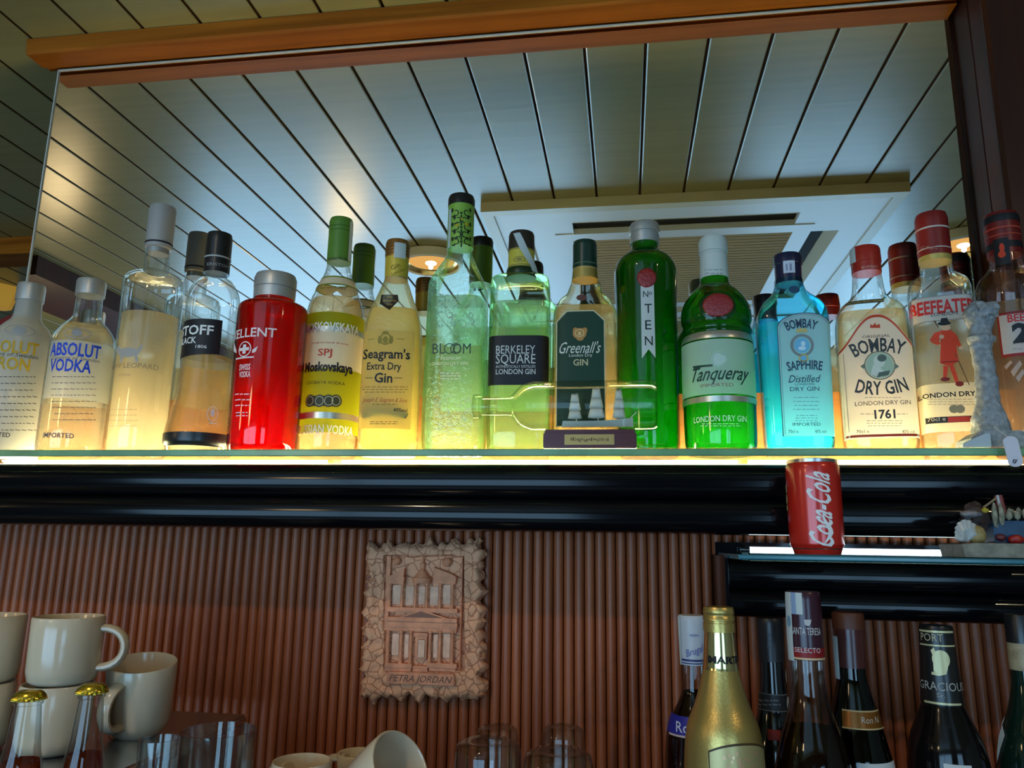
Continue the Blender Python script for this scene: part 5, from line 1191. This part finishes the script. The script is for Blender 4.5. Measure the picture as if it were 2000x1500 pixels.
# ------------------------------------------------------------------ bottles standing on the counter, right
def low(name, label, cap_px, py_top, Y, rows, **kw):
    p = at(cap_px, py_top, Y); pb = proj((p[0], Y, CZ))[0]
    return Bottle(name, label, 'bottle', pb, Y, CZ, rows, **kw)
GM = pbr('gold_satin', (0.56, 0.40, 0.12), 0.32, 0.75, bump=0.15, bscale=400)
GS = pbr('gold_foil', (0.80, 0.66, 0.30), 0.16, 1.0)
b = low('wine_bottle', 'matt gold bottle with ridged gold screw cap and shiny neck', 1403, 1185, 0.80,
        [(1760, 80, 'c'), (1740, 84), (1560, 84), (1500, 80), (1450, 76), (1415, 70), (1375, 54), (1335, 42), (1300, 34, 'c'), (1240, 29), (1231, 28, 'c')])
b.body(GM)
_, P = b.part('neck_foil', [(1306, 34.6, 'c'), (1300, 33.5), (1240, 29), (1231, 28, 'c')], GS, grow=0.0006)
_, P2 = b.part('cap', [(1233, 31.5, 'c'), (1216, 31.5, 'c'), (1215, 30, 'c'), (1212, 30, 'c'), (1211, 31.5, 'c'), (1203, 31, 'c'), (1202, 30, 'c'), (1199, 30, 'c'), (1198, 31, 'c'), (1190, 30.5, 'c'), (1185, 28, 'c')], GM)
b.deco('lettering', BL, [b.text('MARTINI', 1384, 1287, 13, 92, P, align='L', bold=0.02)], 0.001, prof=P)
u0, u1 = b.p(1384, 1480)[0], b.p(1494, 1480)[0]; zt = b.p(1440, 1452)[1]; uc = (u0+u1)/2; hw = (u1-u0)/2
top = lambda u: zt-0.008*(abs(u-uc)/hw)**2.2
b.deco('label_border', ink((0.06, 0.035, 0.01)), [strip2d(u0, u1, lambda u: top(u)-0.10, top, 24, 6)], 0.0007)
l1 = b.deco('label', pbr('pale_gold_label', (0.50, 0.40, 0.17), 0.38, 0.5), [strip2d(u0+0.0014, u1-0.0014, lambda u: top(u)-0.11, lambda u: top(u)-0.0018, 24, 6)], 0.0011)
rr2 = random.Random(3); em = []
for i in range(26): em.append(b.ell(1445+rr2.gauss(0, 16), 1484+rr2.gauss(4, 8), rr2.uniform(1.5, 3.5), rr2.uniform(1.5, 4)))
b.deco('emblem', ink((0.66, 0.40, 0.22), 0.3, 0.5), em, 0.0015, l1)

DARKG = shell('dark_bottle_glass', (0.04, 0.035, 0.035), (0.006, 0.005, 0.006), 0.04)
SMOKE = shell('clear_rum_glass', (0.86, 0.84, 0.82), (0.22, 0.20, 0.20), 0.04)
RUM = liquid('dark_rum', (0.28, 0.10, 0.04), (0.06, 0.015, 0.005), 0.3, 1.1, 0.3)
b = low('rum_bottle', 'dark rum bottle with white capsule and blue label behind the gold bottle', 1351, 1203, 0.90,
        [(1700, 62, 'c'), (1690, 64), (1500, 62), (1440, 58), (1405, 50), (1375, 34), (1348, 24), (1297, 21, 'c')])
b.body(SMOKE); b.fill(1350, RUM)
WCAP = pbr('white_capsule', (0.52, 0.54, 0.58), 0.4)
_, P = b.part('capsule', [(1297, 24, 'c'), (1250, 26), (1204, 27.5, 'c'), (1201, 25, 'c')], WCAP)
b.deco('cap_band', ink((0.03, 0.04, 0.16)), [b.band(1285, 1289, P), b.band(1292, 1294, P)], 0.0006, prof=P)
b.deco('lettering', ink((0.12, 0.14, 0.42)), [b.text('Brugal', 1357, 1271, 13, 34, P, rot=0.35, shear=0.3), b.text('RESERVA', 1356, 1241, 4, 17, P)], 0.0008, prof=P)
strip_over(b, P, 1326, 1331, 1205, 1296)
l1 = b.deco('label', ink((0.02, 0.02, 0.22)), [b.rect(1305, 1402, 1420, 1440)], 0.0007); b.deco('lettering', ink((0.6, 0.58, 0.65)), [b.text('Ron', 1322, 1418, 18, 40, align='L')], 0.0012, l1)
b.deco('label_border', ink((0.55, 0.38, 0.34)), [b.rect(1308, 1440, 1420, 1444)], 0.0009)

b = low('liqueur_bottle', 'black bottle with black cap between the gold bottle and the clear rum', 1503, 1207, 0.89,
        [(1700, 60, 'c'), (1690, 62), (1500, 58), (1450, 50), (1410, 38), (1380, 31), (1330, 26), (1288, 24, 'c')])
b.body(pbr('black_glass', (0.006, 0.006, 0.008), 0.07, 0.0, 0.6))
_, P = b.part('cap', [(1290, 26, 'c'), (1240, 27), (1212, 27, 'c'), (1207, 25, 'c')], pbr('dull_black', (0.014, 0.014, 0.017), 0.35))
b.deco('lettering', ink((0.06, 0.07, 0.12)), [b.text(q, 1503, y, 7, 8, P) for q, y in (('B', 1240), ('A', 1252), ('R', 1264))], 0.0006, prof=P)
l1 = b.deco('label', ink((0.02, 0.02, 0.022)), [b.rect(1470, 1356, 1536, 1388)], 0.0006); b.deco('lettering', ink((0.16, 0.16, 0.17)), b.lines(1482, 1524, 1368, 1376, 2, 3), 0.0010, l1)
b.deco('label_border', ink((0.14, 0.14, 0.13)), [b.rect(1470, 1355, 1536, 1357), b.rect(1468, 1387, 1538, 1389)], 0.0009)
b.deco('side_label', ink((0.45, 0.42, 0.38)), [b.ell(1534, 1320, 4, 12), b.ell(1538, 1375, 5, 14)], 0.0011); b.deco('red_label', ink((0.28, 0.02, 0.01)), [b.rect(1500, 1425, 1525, 1446)], 0.0008)

b = low('rum_bottle', 'clear rum bottle with tall maroon capsule and white tax strip', 1568, 1157, 0.815,
        [(1760, 86, 'c'), (1745, 90), (1560, 88), (1500, 76), (1450, 64), (1400, 48), (1360, 37), (1320, 32), (1284, 31, 'c')])
b.body(SMOKE); b.fill(1420, RUM, 0.9)
MAR = pbr('maroon_capsule', (0.045, 0.010, 0.020), 0.25)
_, P = b.part('capsule', [(1287, 34, 'c'), (1240, 35), (1170, 34, 'c'), (1157, 33.5, 'c'), (1155, 32, 'c')], MAR)
b.deco('tax_strip', TAX, [b.rect(1532, 1157, 1567, 1199, P, 6, 4)], 0.0012, prof=P); b.deco('tax_strip', TAX, [b.rect(1536, 1196, 1550, 1288, P, 4, 6)], 0.0012, prof=P)
b.deco('tax_print', ink((0.25, 0.34, 0.50)), [b.rect(1547, 1157, 1555, 1199, P, 3, 3)], 0.0015, prof=P); b.deco('tax_print', ink((0.16, 0.30, 0.38)), [b.ell(1543, 1213, 5, 11, P)], 0.0015, prof=P)
b.deco('red_band', ink((0.26, 0.012, 0.012)), [b.band(1262, 1281, P, 1.4)], 0.0006, prof=P); b.deco('cap_ring', ink((0.66, 0.45, 0.25)), [b.band(1281, 1285, P)], 0.0008, prof=P)
b.deco('lettering', ink((0.62, 0.58, 0.58)), [b.text('SANTA TERESA', 1575, 1233, 13, 56, P), b.text('SELECTO', 1578, 1270, 9, 48, P)], 0.001, prof=P)
b.deco('emblem', ink((0.5, 0.47, 0.47)), [b.ell(1577, 1217, 5, 5, P), b.poly([(1570, 1210), (1574, 1216), (1577, 1211), (1580, 1216), (1584, 1210), (1582, 1220), (1572, 1220)], P)], 0.001, prof=P)

b = low('rum_bottle', 'dark rum bottle with brown cap and curved copper label', 1655, 1197, 0.875,
        [(1710, 74, 'c'), (1700, 76), (1500, 72), (1450, 62), (1400, 50), (1345, 35), (1312, 29), (1226, 29, 'c')])
b.body(DARKG)
_, P = b.part('cap', [(1227, 32, 'c'), (1200, 32, 'c'), (1196, 30, 'c')], pbr('brown_cap', (0.09, 0.022, 0.008), 0.5))
_, P3 = b.part('capsule', [(1302, 29, 'c'), (1226, 29.5, 'c')], pbr('wine_capsule', (0.07, 0.014, 0.012), 0.25), grow=0.0006)
b.deco('tax_strip', TAX, [b.rect(1624, 1242, 1640, 1322, P3, 4, 6)], 0.0015, prof=P3)
l1 = b.deco('label', pbr('copper_label', (0.26, 0.09, 0.012), 0.3, 0.5), [b.rect(1646, 1390, 1740, 1424)], 0.0008)
b.deco('label_border', ink((0.50, 0.34, 0.16)), [b.rect(1646, 1388, 1740, 1391), b.rect(1646, 1423, 1742, 1426)], 0.0011)
b.deco('lettering', ink((0.50, 0.42, 0.32)), [b.text('Ron N', 1682, 1406, 11, 36, align='L')], 0.0012, l1); b.deco('body_label', WHITEPAPER, [b.rect(1680, 1491, 1765, 1560)], 0.0008)

b = low('port_bottle', 'black port bottle with gold-figured black capsule', 1827, 1222, 0.89,
        [(1700, 86, 'c'), (1690, 88), (1500, 84), (1450, 76), (1415, 62), (1385, 48), (1370, 42), (1300, 37), (1222, 33, 'c')])
b.body(pbr('black_port_glass', (0.005, 0.004, 0.004), 0.1, 0.0, 0.4))
_, P = b.part('capsule', [(1372, 43, 'c'), (1300, 37.5), (1226, 33.5, 'c'), (1221, 31, 'c')], pbr('black_capsule', (0.010, 0.010, 0.009), 0.3), grow=0.0006)
GI = ink((0.60, 0.55, 0.30), 0.35, 0.2)
b.deco('cap_ring', GI, [b.band(1229, 1233, P, 1.1), b.band(1256, 1259, P, 1.1), b.band(1366, 1370, P, 0.9)], 0.0008, prof=P)
b.deco('lettering', ink((0.48, 0.43, 0.26)), [b.text('PORT', 1841, 1246, 14, 40, P, align='R')], 0.0009, prof=P); b.deco('lettering', ink((0.40, 0.38, 0.33)), [b.text('GRACIOUS', 1841, 1341, 15, 92, P), b.text('Sr.', 1838, 1358, 7, 14, P)], 0.0009, prof=P)
b.deco('gold_figure', GI, [b.ell(1838, 1288, 15, 17, P), b.poly([(1823, 1290), (1824, 1310), (1836, 1316), (1850, 1308), (1852, 1290)], P), b.poly([(1818, 1270), (1824, 1264), (1828, 1274), (1834, 1280), (1824, 1284)], P), b.poly([(1820, 1312), (1850, 1308), (1848, 1317), (1834, 1320), (1820, 1317)], P)], 0.0009, prof=P)
b.deco('body_label', WHITEPAPER, [b.rect(1846, 1494, 1900, 1560)], 0.0008)

b = low('wine_bottle', 'dark green bottle with black cap and cream neck band at the right edge', 1990, 1200, 0.88,
        [(1700, 80, 'c'), (1690, 82), (1500, 78), (1440, 66), (1400, 50), (1370, 40), (1330, 31), (1305, 30, 'c')])
b.body(pbr('dark_green_glass', (0.004, 0.016, 0.010), 0.06, 0.0, 0.6))
_, P = b.part('neck_band', [(1308, 32, 'c'), (1254, 31.5, 'c')], pbr('cream_neck', (0.36, 0.28, 0.16), 0.5, var=0.3, vscale=120)); b.part('cap', [(1255, 32.5, 'c'), (1205, 31, 'c'), (1200, 29, 'c')], M['black'])
u = [(1946, 1392), (1952, 1412), (1958, 1436), (1950, 1462), (1938, 1490)]; sv = []
for px, py in u: sv += [b.p(px-8, py), b.p(px+8, py)]
b.deco('tax_strip', TAX, [(sv, [(2*i, 2*i+1, 2*i+3, 2*i+2) for i in range(4)])], 0.002)

# ------------------------------------------------------------------ seen past the mirror's left edge
p = at(6, 562, 2.2); t = thing('lantern', 'amber lantern hanging beyond the left end of the bar', 'lamp', (p[0], 2.2, p[2]))
MB().lathe([(-0.075, 0.028), (-0.07, 0.036), (0.03, 0.060), (0.05, 0.075), (0.065, 0.06)], 6).build('amber_shade', M['amber'], t, False)
MB().lathe([(0.050, 0.080), (0.062, 0.080), (0.075, 0.03)], 6).build('top_frame', M['black'], t, False); MB().tube([(0, 0, 0.07), (0, 0, H-p[2]-0.002)], 0.004, 6).build('rod', M['black'], t)
p = at(10, 622, 1.9); t = thing('red_panel', 'slanting red panel with pale edge beyond the left end of the bar', 'panel', (p[0], 1.9, p[2]))
MB().prism([(-0.25, -0.20), (0.10, -0.02), (0.10, 0.045), (-0.25, -0.10)], 0, 0.02, 'y').build('panel', pbr('red_cloth', (0.30, 0.02, 0.015), 0.5), t, False)
MB().prism([(-0.25, -0.15), (0.09, 0.012), (0.09, 0.020), (-0.25, -0.142)], -0.003, 0.0, 'y').build('pale_edge', WHITEPAPER, t, False)
MB().box(-0.25, 0.005, FLOOR-p[2], -0.22, 0.015, -0.15).build('post', M['black'], t, False)
